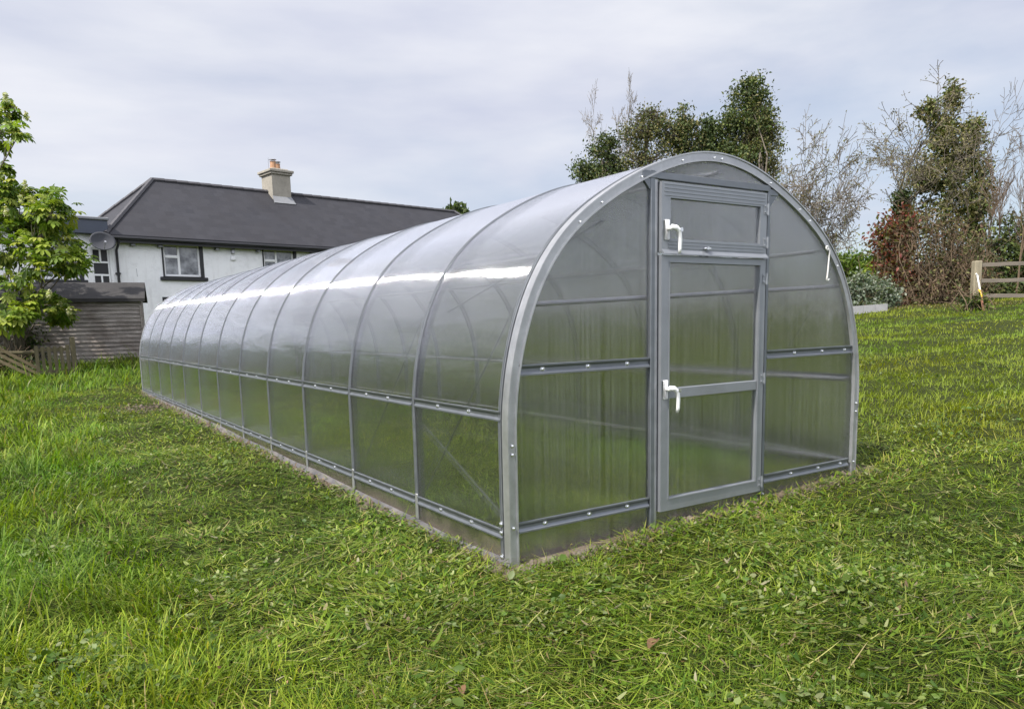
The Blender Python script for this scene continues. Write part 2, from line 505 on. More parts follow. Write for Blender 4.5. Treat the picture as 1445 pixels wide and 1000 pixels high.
def band(mb, o_out, o_in, y0, y1, zb=-.06, zb_r=None, n=96):
    A, B = prof(o_out, zb, n, zb_r), prof(o_in, zb, n, zb_r)
    n = len(A)
    vs = [(x, y0, z) for x, z in A] + [(x, y1, z) for x, z in A] + [(x, y0, z) for x, z in B] + [(x, y1, z) for x, z in B]
    fs = []
    for i in range(n - 1):
        j = i + 1
        fs += [(i, j, n + j, n + i), (2 * n + i, 3 * n + i, 3 * n + j, 2 * n + j), (i, 2 * n + i, 2 * n + j, j), (n + i, n + j, 3 * n + j, 3 * n + i)]
    fs += [(0, n, 3 * n, 2 * n), (n - 1, 3 * n - 1, 4 * n - 1, 2 * n - 1)]
    return mb.add(vs, fs)


GH = empty('polycarbonate_greenhouse', (1.5, LEN / 2, 0), 'long arched polycarbonate greenhouse on a galvanised steel frame standing in the grass', 'greenhouse')

# cover sheets, two bays each, 6 mm thick
for k in range(6):
    mb = MB(); band(mb, 0, .006, k * 2 * BAY + .001, (k + 1) * 2 * BAY - .001, -.10, -.05, 400)
    mb.build('cover_sheet', M['pc_side'], GH, smooth=False)

# end arch profiles
for y, sgn in ((0, 1), (LEN, -1)):
    mb = MB()
    a, b = sorted((y - .012 * sgn, y + .006 * sgn)); band(mb, -.012, .043, a, b, -.005, .07)
    a, b = sorted((y + .006 * sgn, y + .040 * sgn)); band(mb, -.010, -.001, a, b, -.005, .07)
    a, b = sorted((y - .018 * sgn, y - .012 * sgn)); band(mb, -.012, -.004, a, b, -.005, .07); band(mb, .034, .043, a, b, -.005, .07)
    mb.build('end_arch', M['galv'], GH)
# inner ribs and outer straps
for k in range(1, NB):
    y = k * BAY
    zr = .115 + .0095 * y
    mb = MB(); band(mb, .008, .012, y - .028, y + .028, -.02, .05); band(mb, .012, .046, y - .016, y + .016, -.02, .05)
    mb.build('arch_rib', M['galv_dark'], GH)
    mb = MB(); band(mb, -.005, -.001, y - .015, y + .015, .03, .1); band(mb, -.009, -.005, y - .015, y - .009, .03, .1); band(mb, -.009, -.005, y + .009, y + .015, .03, .1)
    mb.build('clamp_strap', M['galv_mid'], GH)
    mb = MB(); mb.bbox((-.012, y - .016, .04), (-.002, y + .016, .20), .003)
    mb.build('strap_tensioner', M['galv'], GH)


def vrail(mb, p0, p1, outn, d=.014, h=.026):
    """V channel from p0 to p1 standing out along outn"""
    sec = [(0, h), (d, h), (d, h - .008), (.004, .006), (.004, -.006), (d, -h + .008), (d, -h), (0, -h)]
    o = np.array(outn, float)
    return mb.prism([np.array(p0) + o * a + np.array([0, 0, b]) for a, b in sec], np.array(p1, float) - np.array(p0, float))


def bolt(p, n, r=.010, mat='bolt'):
    """washer and domed head"""
    p = np.array(p, float); n = np.array(n, float); n /= np.linalg.norm(n)
    mb = MB()
    mb.tube([p, p + n * .003], r * 1.6, 12)
    mb.tube([p + n * .003, p + n * .008, p + n * .011], [r, r * .85, r * .35], 8)
    return mb.build('bolt', M[mat], GH)


# side rails (left wall and right wall), cut between the straps
ZS, ZL = .775, .160
for x, sg in ((0, -1), (W, 1)):
    for z0 in (ZS, ZL):
        mb = MB()
        xx = x
        zz = z0 if sg < 0 else z0 + .02
        # outline leans in with height
        off = float(np.interp(zz, prof()[:40, 1], prof()[:40, 0])) if zz > H0 else 0
        for k in range(NB):
            vrail(mb, (x - sg * off + sg * .001, k * BAY + (.055 if k == 0 else .022), zz), (x - sg * off + sg * .001, (k + 1) * BAY - .022, zz), (sg, 0, 0))
        mb.build('side_rail', M['galv_dark'], GH)
        if sg < 0:
            for k in range(NB - 1):
                for t in (.36, .70):
                    bolt((x + off - .005, (k + t) * BAY, zz), (-1, 0, 0), .011)
# inside longitudinal tubes: ridge, shoulders, side purlins
for i in (40, 18, 57):
    px, pz = prof(.075)[i]
    mb = MB(); mb.tube([(px, .06, pz), (px, LEN - .06, pz)], .013, 8)
    mb.build('purlin', M['galv'], GH)
for z in (.79, .20):
    mb = MB(); mb.tube([(W - .035, .06, z), (W - .035, LEN - .06, z)], .016, 8); mb.build('purlin', M['galv'], GH)
# diagonal wind braces in the first two bays
for a, b in (((.20, .22, 1.32), (.055, 1.03, .22)), ((.06, .06, .19), (.06, 1.05, .63)), ((.20, 1.27, 1.30), (.055, 2.07, .22)),
             ((W - .20, .22, 1.32), (W - .055, 1.03, .30)), ((.68, .06, 1.78), (.25, 1.03, 1.32))):
    mb = MB(); mb.tube([a, b], .007, 6); mb.build('brace', M['galv_dark'], GH)


# ---- front and back end walls
DX0, DX1 = 1.033, 1.930


def panel(name, pts, y0, y1, mat, parent=None):
    mb = MB(); mb.prism([(x, y0, z) for x, z in pts], (0, y1 - y0, 0))
    return mb.build(name, mat, parent or GH)


P160 = prof(.02, -.06, 160)
zat = lambda x, i0, i1: float(np.interp(x, P160[i0:i1, 0], P160[i0:i1, 1]))
half = len(P160) // 2
leftp = [(x, z) for x, z in P160[:half] if x < .965]
leftp = [(.02, -.05)] + [p for p in leftp if p[1] > 0] + [(.965, zat(.965, 2, half)), (.965, -.03)]
rightp = [(x, z) for x, z in P160[half:] if x > 1.985]
rightp = [(1.985, .02), (1.985, float(np.interp(1.985, P160[half:-3, 0], P160[half:-3, 1])))] + [p for p in rightp if p[1] > 0] + [(2.98, .06)]
topp = [(.970, 2.006)] + [(x, z) for x, z in P160 if .99 < x < 1.96 and z > 2.01] + [(1.980, 2.006)]
panel('end_panel', leftp, .006, .012, M['pc_front'])
panel('end_panel', rightp, .006, .012, M['pc_front'])
panel('end_panel', topp, .006, .012, M['pc_front'])
panel('end_panel', [(x, z) for x, z in P160 if z > -.02], LEN - .012, LEN - .006, M['pc_front'])

# posts, header and the strip below the door
for x0, x1, zb, zt, nm in ((.968, 1.000, -.06, 2.055, 'door_post'), (1.962, 1.984, .02, 2.050, 'door_post')):
    mb = MB(); mb.bbox((x0, -.014, zb), (x1, .028, zt), .003)
    mb.build(nm, M['galv_dark'], GH)
mb = MB(); mb.bbox((1.001, -.006, -.04), (1.026, .03, 2.05), .002)
mb.build('door_jamb', M['galv'], GH)
mb = MB(); mb.bbox((1.0275, .0, -.03), (1.0315, .03, 2.02), .001)
mb.build('door_seal', M['black_paint'], GH)
mb = MB(); mb.bbox((.905, -.016, 2.012), (1.966, .020, 2.050), .003)
mb.prism([(.905, -.010, 2.012), (.966, -.010, 1.95), (.966, -.010, 2.012)], (0, .02, 0))
mb.build('header', M['galv_dark'], GH)
mb = MB(); mb.bbox((1.986, -.012, 1.99), (2.06, .012, 2.030), .003)
mb.prism([(1.986, -.008, 1.99), (1.986, -.008, 1.92), (2.05, -.008, 1.99)], (0, .016, 0))
mb.build('corner_bracket', M['galv_dark'], GH)
panel('threshold_panel', [(1.032, -.02), (1.032, .125), (1.96, .125), (1.96, .03)], .006, .012, M['pc_front'])

FR = (0, -1, 0)
ZM, ZLO = 1.006, .196
for z in (ZM, ZLO):
    for xa, xb, bs in ((.050, .964, (.22, .52, .80)), (1.990, 2.93, (2.28, 2.58, 2.84))):
        ins = .065 if z > .9 else .05
        a, b = (max(xa, ins), xb) if xa < 1 else (xa, min(xb, W - ins))
        mb = MB(); vrail(mb, (a, .004, z), (b, .004, z), FR, .016, .028)
        mb.build('end_rail', M['galv_dark'], GH)
        for x in bs: bolt((x, -.0005, z), FR, .010)
# inside cross tube behind the front wall
mb = MB(); mb.tube([(.20, .06, 1.335), (2.80, .06, 1.445)], .014, 8); mb.build('cross_tube', M['galv'], GH)
# bolts on the end arch and the posts
PB = prof(.022, n=72)
for i in (21, 24, 29, 34, 38, 39, 46, 51, 53, 60):
    bolt((PB[i][0], -.012, PB[i][1]), FR, .0045)
for x, z in ((.016, .63), (.016, .585), (W - .016, .62), (W - .016, .56), (.012, .205), (W - .02, .195), (.984, .03), (1.973, .10)):
    bolt((x, -.014, z), FR, .007)
for z, y in ((.215, .064), (.17, .064), (.04, .064)):
    bolt((-.011, y, z), (-1, 0, 0), .010)
# corner strap beside the end arch
mb = MB(); band(mb, -.006, -.001, .052, .076, .03, .1); band(mb, -.010, -.006, .052, .058, .03, .1); band(mb, -.010, -.006, .070, .076, .03, .1)
mb.build('clamp_strap', M['galv_mid'], GH)

# dusty foil strip at the foot of the walls
mb = MB()
n = 60
ys = np.linspace(-.02, LEN + .02, n)
A = [(-.022 - .01 * vnoise(y * 3, .5), y, -.004 + .0095 * y + .016 * vnoise(y * 2.1, 3.3)) for y in ys]
B = [(-.004, y, .012 + .0095 * y + .035 * vnoise(y * 1.7, 8.3)) for y in ys]
C_ = [(-.07 - .03 * vnoise(y * 4, 7), y, -.03 + .0095 * y) for y in ys]
vs = C_ + A + B
mb.add(vs, [(i, i + 1, n + i + 1, n + i) for i in range(n - 1)] + [(n + i, n + i + 1, 2 * n + i + 1, 2 * n + i) for i in range(n - 1)])
mb.build('base_foil', M['foil'], GH)


# door leaf and vent
def frame_rect(mb, x0, x1, z0, z1, y0, y1, l, r, b, t):
    """four mitred bars"""
    o = [(x0, z0), (x1, z0), (x1, z1), (x0, z1)]
    i = [(x0 + l, z0 + b), (x1 - r, z0 + b), (x1 - r, z1 - t), (x0 + l, z1 - t)]
    for k in range(4):
        j = (k + 1) % 4
        mb.hexa([(o[k][0], y0, o[k][1]), (o[j][0], y0, o[j][1]), (i[j][0], y0, i[j][1]), (i[k][0], y0, i[k][1]),
                 (o[k][0], y1, o[k][1]), (o[j][0], y1, o[j][1]), (i[j][0], y1, i[j][1]), (i[k][0], y1, i[k][1])])


mb = MB()
frame_rect(mb, DX0, DX1, .13, 1.600, -.030, .008, .068, .060, .075, .040)
frame_rect(mb, DX0 + .058, DX1 - .050, .197, 1.568, -.034, -.030, .006, .006, .006, .006)
mb.bbox((DX0 + .070, -.029, .790), (DX1 - .062, .006, .850), .003)
door = mb.build('door', M['alu'], GH)
panel('door_pane', [(DX0 + .06, .2), (DX0 + .06, 1.565), (DX1 - .055, 1.565), (DX1 - .055, .2)], -.012, -.007, M['pc_front'], door)
mb = MB()
frame_rect(mb, DX0, DX1, 1.616, 1.998, -.030, .008, .068, .060, .075, .085)
for k in range(4):
    mb.box((DX0 + .02, -.033, 1.924 + k * .020), (DX1 - .02, -.030, 1.930 + k * .020))
for k in range(3):
    mb.box((DX0 + .05, -.033, 1.640 + k * .018), (DX1 - .03, -.030, 1.646 + k * .018))
# sill lip of the vent leaf
mb.prism([(DX0, -.030, 1.616), (DX0, -.050, 1.602), (DX0, -.050, 1.608), (DX0, -.030, 1.632)], (DX1 - DX0, 0, 0))
vent = mb.build('vent_window', M['alu'], GH)
panel('vent_pane', [(DX0 + .06, 1.68), (DX0 + .06, 1.92), (DX1 - .055, 1.92), (DX1 - .055, 1.68)], -.012, -.007, M['pc_front'], vent)


def handle(par, x, z):
    mb = MB()
    mb.bbox((x - .018, -.044, z - .055), (x + .018, -.030, z + .055), .006)       # rose plate
    mb.tube([(x, -.044, z + .005), (x, -.075, z + .005)], .012, 10)
    mb.tube([(x - .004, -.075, z + .012), (x + .025, -.082, z + .008), (x + .047, -.084, z - .012), (x + .056, -.083, z - .055), (x + .058, -.080, z - .105), (x + .056, -.076, z - .132)],
            [.014, .015, .014, .0115, .0105, .008], 8)
    h = mb.build('handle', M['white_plastic'], par, smooth=True)
    mb = MB(); mb.cyl((x + .052, -.086, z - .004), (x + .052, -.100, z - .004), .012, 10)
    mb.build('lock', M['bolt'], par)
    return h


handle(door, 1.062, .845)
handle(vent, 1.067, 1.738)


def hinge(par, z):
    mb = MB()
    mb.cyl((DX1 + .006, -.034, z - .035), (DX1 + .006, -.034, z + .035), .007, 8)
    mb.box((DX1 - .030, -.0335, z - .030), (DX1 + .004, -.030, z + .030))
    mb.cyl((DX1 - .018, -.039, z - .018), (DX1 - .018, -.0335, z - .018), .006, 8)
    mb.cyl((DX1 - .018, -.039, z + .018), (DX1 - .018, -.0335, z + .018), .006, 8)
    mb.build('hinge', M['alu'], par)


for z in (1.90, 1.70): hinge(vent, z)
for z in (1.48, .86, .19): hinge(door, z)
mb = MB(); mb.bbox((1.365, -.046, 1.640), (1.42, -.034, 1.652), .003); mb.cyl((1.385, -.046, 1.646), (1.385, -.056, 1.646), .009, 8)
mb.build('latch', M['bolt'], vent)

# white cord hanging from the right shoulder of the end arch
mb = MB()
pts = [(2.545, -.030, 1.70), (2.562, -.034, 1.688), (2.576, -.036, 1.675), (2.571, -.036, 1.62), (2.565, -.036, 1.55), (2.558, -.036, 1.500), (2.552, -.036, 1.483), (2.566, -.037, 1.478), (2.580, -.036, 1.488)]
mb.tube(pts, .005, 6)
mb.tube([(2.552 + .012 * math.cos(a), -.034, 1.690 + .012 * math.sin(a)) for a in np.linspace(0, 6, 10)], .005, 6)
tag(mb.build('cord', M['cord'], None, (2.56, -.034, 1.48), smooth=True), 'short white cord hanging from the right shoulder of the greenhouse end arch', 'cord')

# ------------------------------------------------------------------ house
UX = np.array([.9863, .165, 0]); UX /= np.linalg.norm(UX); UN = np.array([-UX[1], UX[0], 0])
HC = np.array([.76, 25.9, 0])


def H(a, b, z):
    """house coordinates: a along the front wall, b into the house, z up"""
    p = HC + UX * a + UN * b
    return (p[0], p[1], z)


house = empty('house', H(8, 0, .5), 'white roughcast two-storey house with a dark hipped slate roof behind the greenhouse', 'house')
ZE, ZR, BD = 4.50, 7.0, 6.2
WINS = [(2.06, 3.44, 3.16, 4.33), (5.80, 7.15, 3.16, 4.34), (1.96, 3.40, 1.1, 2.40), (11.2, 12.6, 3.16, 4.34)]


def wall_with_holes(mb, a0, a1, z0, z1, holes, b=0.0, depth=.22):
    """front wall as a grid of quads round the openings, with reveals"""
    As = sorted({a0, a1, *[h[0] for h in holes], *[h[1] for h in holes]})
    Zs = sorted({z0, z1, *[h[2] for h in holes], *[h[3] for h in holes]})
    for i in range(len(As) - 1):
        for j in range(len(Zs) - 1):
            ca, cz = (As[i] + As[i + 1]) / 2, (Zs[j] + Zs[j + 1]) / 2
            if any(h[0] < ca < h[1] and h[2] < cz < h[3] for h in holes): continue
            mb.add([H(As[i], b, Zs[j]), H(As[i + 1], b, Zs[j]), H(As[i + 1], b, Zs[j + 1]), H(As[i], b, Zs[j + 1])], [(0, 1, 2, 3)])


mb = MB()
wall_with_holes(mb, .42, 20.4, -.2, ZE, WINS)
for a, b0, b1 in ((.42, 0, BD), (20.4, 0, BD)):
    mb.add([H(a, b0, -.2), H(a, b1, -.2), H(a, b1, ZE), H(a, b0, ZE)], [(0, 1, 2, 3)])
mb.add([H(.42, BD, -.2), H(20.4, BD, -.2), H(20.4, BD, ZE), H(.42, BD, ZE)], [(0, 1, 2, 3)])
mb.build('wall', M['render'], house)


def window(a0, a1, z0, z1, b=0.0, split=.42, sill=True, parent=house):
    """black painted reveal, white frame with a top-hung light on the left, panes and a dark sill"""
    mb = MB()
    for q in (((a0, z0), (a0 + .0, z1)),): pass
    e = .03
    for lo, hi in (((a0 - .03, b - .012, z0), (a0 + e, b + .16, z1)), ((a1 - .055, b - .012, z0), (a1 + .05, b + .16, z1)), ((a0 - .03, b - .012, z1 - e), (a1 + .05, b + .16, z1 + .05))):
        mb.box(lo, hi, H)
    w = mb.build('window', M['black_paint'], parent)
    mb = MB()
    A0, A1, Z0, Z1 = a0 + e, a1 - .055, z0 + .02, z1 - e
    t = .07
    f0, f1 = b + .07, b + .13
    mid = A0 + (A1 - A0) * split
    top = Z0 + (Z1 - Z0) * .62
    for lo, hi in (((A0, f0, Z0), (A0 + t, f1, Z1)), ((A1 - t, f0, Z0), (A1, f1, Z1)), ((A0 + t, f0, Z0), (A1 - t, f1, Z0 + t)), ((A0 + t, f0, Z1 - t), (A1 - t, f1, Z1)),
                   ((mid - .04, f0, Z0 + t), (mid + .04, f1, Z1 - t)), ((A0 + t, f0 - .01, top - .05), (mid - .04, f1, top + .05))):
        mb.bbox(lo, hi, .008, H)
    mb.build('window_frame', M['upvc'], w)
    mb = MB(); mb.box((A0 + .02, b + .095, Z0 + .02), (A1 - .02, b + .105, Z1 - .02), H)
    mb.build('pane', M['glass'], w)
    if sill:
        mb = MB(); mb.bbox((a0 - .14, b - .10, z0 - .13), (a1 + .14, b + .12, z0 - .005), .012, H)
        mb.build('sill', M['black_paint'], w)
    return w


for wv in WINS: window(*wv)

# hipped roof with a little thickness, ridge and hip tiles
EO = .28
E4 = [(.30 - .1, -EO), (20.6, -EO), (20.6, BD + EO), (.30 - .1, BD + EO)]
R2 = [(2.94, BD / 2 - .1), (17.8, BD / 2 - .1)]
mb = MB()
vs = [H(a, b, ZE) for a, b in E4] + [H(a, b, ZR) for a, b in R2] + [H(a, b, ZE - .12) for a, b in E4]
mb.add(vs, [(0, 1, 5, 4), (1, 2, 5), (2, 3, 4, 5), (3, 0, 4), (0, 6, 7, 1), (1, 7, 8, 2), (2, 8, 9, 3), (3, 9, 6, 0), (6, 9, 8, 7)])
roof = mb.build('roof', M['roof'], house)
mb = MB()
up = np.array([0, 0, .02])
for p, q in ((vs[4], vs[5]), (vs[0], vs[4]), (vs[3], vs[4]), (vs[1], vs[5])):
    p, q = np.array(p), np.array(q); L = np.linalg.norm(q - p); k = max(2, int(L / .45))
    for i in range(k):
        a, b = p + (q - p) * (i / k), p + (q - p) * ((i + .98) / k)
        mb.tube([a + up, b + up * 1.6], .085, 6)
mb.build('ridge_tile', simple('ridge_tile_slate', (.062, .060, .066), .7, 0, .2, 4), roof)
# gutter, soffit and downpipes
mb = MB()
mb.tube([H(.18, -EO - .06, ZE - .11), H(20.6, -EO - .06, ZE - .11)], .062, 8)
mb.box((.30, -EO + .0, ZE - .26), (20.5, -EO + .03, ZE - .125), H)
mb.box((.32, -EO + .035, ZE - .17), (20.45, -.002, ZE - .15), H)
mb.build('gutter', M['black_paint'], house)
mb = MB(); mb.tube([H(.57, -EO - .05, ZE - .16), H(.57, -EO - .03, ZE - .28), H(.55, -.06, ZE - .5), H(.53, -.06, .4)], .042, 8)
for z in (3.2, 1.9): mb.box((.46, -.09, z), (.62, -.003, z + .05), H)
mb.build('downpipe', M['black_paint'], house)
# ragged bits of grey under the eave
for a in (1.0, 1.9, 3.9, 5.5, 7.8, 9.3):
    mb = MB(); mb.bbox((a, -.20, ZE - .34), (a + .14, -.004, ZE - .265), .01, H); mb.build('eave_bracket', M['lead'], house)
# chimney
ca, cb = 7.62, BD / 2 - .55
mb = MB()
mb.bbox((ca, cb, 6.3), (ca + .86, cb + .95, 7.72), .015, H)
mb.bbox((ca - .07, cb - .07, 7.70), (ca + .93, cb + 1.02, 7.79), .015, H)
mb.bbox((ca - .12, cb - .12, 7.792), (ca + .98, cb + 1.07, 7.90), .015, H)
mb.bbox((ca + .05, cb + .05, 7.902), (ca + .81, cb + .90, 7.97), .03, H)
chim = mb.build('chimney', M['chimney'], house)
mb = MB()
mb.add([H(ca - .06, cb - .24, 6.47), H(ca + .92, cb - .24, 6.47), H(ca + .87, cb - .008, 6.78), H(ca - .01, cb - .008, 6.78),
        H(ca - .06, cb - .27, 6.49), H(ca + .92, cb - .27, 6.49), H(ca + .87, cb - .012, 6.80), H(ca - .01, cb - .012, 6.80)],
       [(0, 3, 2, 1), (4, 5, 6, 7), (0, 1, 5, 4), (1, 2, 6, 5), (2, 3, 7, 6), (3, 0, 4, 7)])
mb.build('flashing', M['lead'], chim)
for dx, dy in ((.25, .3), (.60, .62)):
    mb = MB()
    x, y = ca + dx, cb + dy
    mb.tube([H(x, y, 7.96), H(x, y, 8.0), H(x, y, 8.22), H(x, y, 8.26)], [.15, .135, .115, .135], 12)
    mb.build('chimney_pot', M['pot'], chim)
    mb = MB()
    for a in range(4):
        an = a * math.pi / 2 + .4
        mb.tube([H(x + .1 * math.cos(an), y + .1 * math.sin(an), 8.255), H(x + .1 * math.cos(an), y + .1 * math.sin(an), 8.33)], .012, 4)
    mb.tube([H(x, y, 8.33), H(x, y, 8.35), H(x, y, 8.39)], [.15, .15, .04], 10)
    mb.build('cowl', M['zinc'], chim)
mb = MB(); mb.tube([H(ca - .05, cb + .1, 7.7), H(ca - .05, cb + .1, 8.35)], .012, 5); mb.tube([H(ca - .05, cb + .1, 8.25), H(ca + .1, cb + .1, 8.30)], .008, 4)
mb.build('aerial', M['zinc'], chim)
# lamp and alarm box on the wall
mb = MB(); mb.bbox((4.53, -.11, 4.06), (4.66, -.002, 4.20), .02, H); mb.tube([H(4.60, -.06, 4.2), H(4.60, -.12, 4.24)], .05, 8)
mb.build('wall_lamp', M['zinc'], house)
mb = MB(); mb.bbox((4.50, -.08, 3.82), (4.68, -.002, 3.98), .02, H)
mb.build('alarm_box', M['upvc'], house)

# flat-roofed extension on the left end
EH = [(-1.78, -.55, 2.99, 4.25), (-.22, .33, 1.0, 4.05)]
mb = MB()
wall_with_holes(mb, -5.0, .42, -.2, 4.6, EH, .02)
mb.add([H(-5, .02, -.2), H(-5, 5, -.2), H(-5, 5, 4.6), H(-5, .02, 4.6)], [(0, 1, 2, 3)])
mb.build('extension_wall', M['render'], house)
mb = MB(); mb.bbox((-5.25, -.24, 4.48), (.30, 5.2, 4.93), .015, H)
mb.build('fascia', M['fascia'], house)
mb = MB(); mb.bbox((-5.30, -.29, 4.932), (.34, 5.25, 5.03), .02, H)
mb.build('flat_roof', M['lead'], house)
window(*EH[0], b=.02, split=.36)
# tall glazed screen: black panes in white bars, rows of two and one in turn
mb = MB()
a0, a1, z0, z1 = EH[1]
rows = [(3.62, 4.0, 2), (3.20, 3.56, 1), (2.78, 3.14, 2), (2.36, 2.72, 1), (1.94, 2.30, 2), (1.5, 1.88, 1), (1.06, 1.44, 2)]
mb.box((a0, .05, z0), (a0 + .05, .12, z1), H); mb.box((a1 - .05, .05, z0), (a1, .12, z1), H)
for zb, zt, n_ in rows:
    mb.box((a0 + .05, .05, zt), (a1 - .05, .12, zt + .06), H)
    if n_ == 2: mb.box(((a0 + a1) / 2 - .025, .05, zb), ((a0 + a1) / 2 + .025, .12, zt), H)
scr = mb.build('glazed_screen', M['upvc'], house)
mb = MB(); mb.box((a0 + .02, .09, z0), (a1 - .02, .10, z1 - .03), H)
mb.build('pane', M['black_paint'], scr)

# satellite dish on the extension wall
dc = np.array(H(.03, -.42, 4.20))
dish = empty('satellite_dish', tuple(dc), 'dark grey satellite dish on the white wall above the black glazed screen', 'satellite dish')
ax = np.array([.10, -.93, .36]); ax /= np.linalg.norm(ax)
sx = np.cross(ax, [0, 0, 1.]); sx /= np.linalg.norm(sx); sy = np.cross(sx, ax)
mb = MB()
rings = 6; seg = 28
vs = []
for back in (0, 1):
    for i in range(rings + 1):
        rr = .38 * i / rings
        for k in range(seg):
            an = 2 * math.pi * k / seg
            vs.append(dc + sx * rr * 1.04 * math.cos(an) + sy * rr * .86 * math.sin(an) + ax * (.10 * (rr / .38) ** 2 - .012 * back))
fs = []
m_ = (rings + 1) * seg
for i in range(rings):
    for k in range(seg):
        a, b = i * seg + k, i * seg + (k + 1) % seg
        fs.append((a, b, b + seg, a + seg)); fs.append((m_ + a, m_ + a + seg, m_ + b + seg, m_ + b))
for k in range(seg):
    a, b = rings * seg + k, rings * seg + (k + 1) % seg
    fs.append((a, b, m_ + b, m_ + a))
mb.add(vs, fs)
mb.build('reflector', M['dish'], dish, smooth=True)
mb = MB(); mb.tube([dc - ax * .01, np.array(H(.06, -.2, 4.0)), np.array(H(.08, .018, 4.0))], .025, 6)
mb.build('mount', M['zinc'], dish)
mb = MB(); tip = dc + ax * .42 - sy * .18; mb.tube([dc - sy * .31 + ax * .08, tip], .012, 5); mb.tube([tip, tip - ax * .10], .03, 8)
mb.build('feed_arm', M['zinc'], dish)

# ------------------------------------------------------------------ shed
SX = np.array([.985, -.17, 0]); SX /= np.linalg.norm(SX); SN = np.array([-SX[1], SX[0], 0])
SO = at(205, 505, 20.6) * np.array([1, 1, 0]); 


def S(a, b, z):
    p = SO + SX * a + SN * b
    return (p[0], p[1], z)


shed = empty('garden_shed', S(-1.5, 1, .45), 'weathered dark clapboard shed with a felt roof in front of the white house', 'shed')
mb = MB()
zb, zt, SL = .35, 2.16, 4.0
k = 17
hh = (zt - zb) / k
for i in range(k):
    z0 = zb + i * hh
    j0, j1 = rng.uniform(-.01, .01, 2)
    # lapped boards: lower edge stands out
    mb.hexa([S(-SL, -.040 + j0, z0), S(-.02, -.040 + j1, z0), S(-.02, 0, z0), S(-SL, 0, z0), S(-SL, -.008 + j0, z0 + hh * 1.02), S(-.02, -.008 + j1, z0 + hh * 1.02), S(-.02, 0, z0 + hh * 1.02), S(-SL, 0, z0 + hh * 1.02)])
mb.build('front_boards', M['board'], shed)
mb = MB()
mb.prism([S(-.02, .003, zb), S(-.02, 2.0, zb), S(-.02, 2.0, zt), S(-.02, 1.0, 2.55), S(-.02, .003, zt)], SX * .02)
mb.prism([S(-SL, .003, zb), S(-SL, 2.0, zb), S(-SL, 2.0, zt), S(-SL, 1.0, 2.55), S(-SL, .003, zt)], SX * .02)
mb.box((-SL + .03, 1.97, zb), (-.03, 2.0, zt), S)
mb.build('wall', M['board'], shed)
mb = MB(); mb.bbox((-.035, -.045, zb), (.03, -.002, zt), .006, S); mb.build('corner_post', M['board'], shed)
mb = MB()
for sgn in (0, 1):
    b0, b1 = (-.16, .99) if sgn == 0 else (2.16, 1.01)
    mb.hexa([S(-SL - .12, b0, 2.09), S(.12, b0, 2.09), S(.12, b1, 2.575), S(-SL - .12, b1, 2.575), S(-SL - .12, b0, 2.135), S(.12, b0, 2.135), S(.12, b1, 2.62), S(-SL - .12, b1, 2.62)])
mb.hexa([S(-SL - .12, -.17, 2.05), S(.12, -.17, 2.05), S(.12, -.155, 2.05), S(-SL - .12, -.155, 2.05), S(-SL - .12, -.17, 2.14), S(.12, -.17, 2.14), S(.12, -.155, 2.14), S(-SL - .12, -.155, 2.14)])
mb.build('roof', M['felt'], shed)
mb = MB(); mb.tube([S(-.05, .98, 2.78), S(-.06, .97, 3.0)], .010, 5); mb.build('spike', M['zinc'], shed)

# ------------------------------------------------------------------ garden bits on the left
def frame_at(px, py, d, right_tilt=0.0):
    """point on the ground and the two horizontal axes facing the camera there"""
    p = at(px, py, d); p[2] = ground(p[0], p[1])
    v = p[:2] - CAM[:2]; v /= np.linalg.norm(v)
    a = math.atan2(v[1], v[0]) + right_tilt
    f = np.array([math.cos(a), math.sin(a), 0]); r = np.array([math.sin(a), -math.cos(a), 0])
    return p, r, f


p, r_, f_ = frame_at(76, 513, 17.3, .12)
G = lambda a, b, z, p=p, r_=r_, f_=f_: tuple(p + r_ * a + f_ * b + np.array([0, 0, z]))
gate = empty('wooden_gate', tuple(p), 'small picket gate of dull green timber standing in front of the shed', 'gate')
for z, h in ((.07, .07), (.56, .075)):
    mb = MB(); mb.bbox((-.36, .022, z), (.34, .05, z + h), .006, G); mb.build('rail', M['gatewood'], gate)
for i in range(6):
    a = -.355 + i * .124
    t = rng.uniform(-.02, .02)
    mb = MB(); mb.bbox((a, 0, .03), (a + (.08 if i in (0, 5) else .072), .02, .68 + t), .006, G); mb.build('picket', M['gatewood'], gate)
mb = MB(); mb.bbox((.37, -.01, -.2), (.47, .09, .88), .01, G)
tag(mb.build('gate_post', M['gatewood'], None, G(.42, .04, 0)), 'square timber post beside the small picket gate', 'post')
p, r_, f_ = frame_at(12, 516, 16.8, .1)
G2 = lambda a, b, z, p=p, r_=r_, f_=f_: tuple(p + r_ * a + f_ * b + np.array([0, 0, z]))
for i, (za, zb2, bb, lab) in enumerate(((1.12, .20, .10, 'uppermost of the three pale planks leaning down beside the picket gate'),
                                        (.96, .11, .0, 'middle one of the three pale planks leaning beside the picket gate'),
                                        (.80, .02, -.10, 'lowest of the three pale planks leaning down to the grass beside the gate'))):
    mb = MB()
    x0, x1 = -.75, .60 - .06 * i
    p0, p1 = np.array(G2(x0, bb, za)), np.array(G2(x1, bb, zb2 - .02))
    d = (p1 - p0) / np.linalg.norm(p1 - p0); n_ = np.cross(d, f_)
    mb.hexa([p0 - n_ * .033, p1 - n_ * .033, p1 - n_ * .033 + f_ * .035, p0 - n_ * .033 + f_ * .035, p0 + n_ * .033, p1 + n_ * .033, p1 + n_ * .033 + f_ * .035, p0 + n_ * .033 + f_ * .035])
    tag(mb.build('plank', M['plank'], None, tuple(p1)), lab, 'plank', 'planks leaning by the gate')
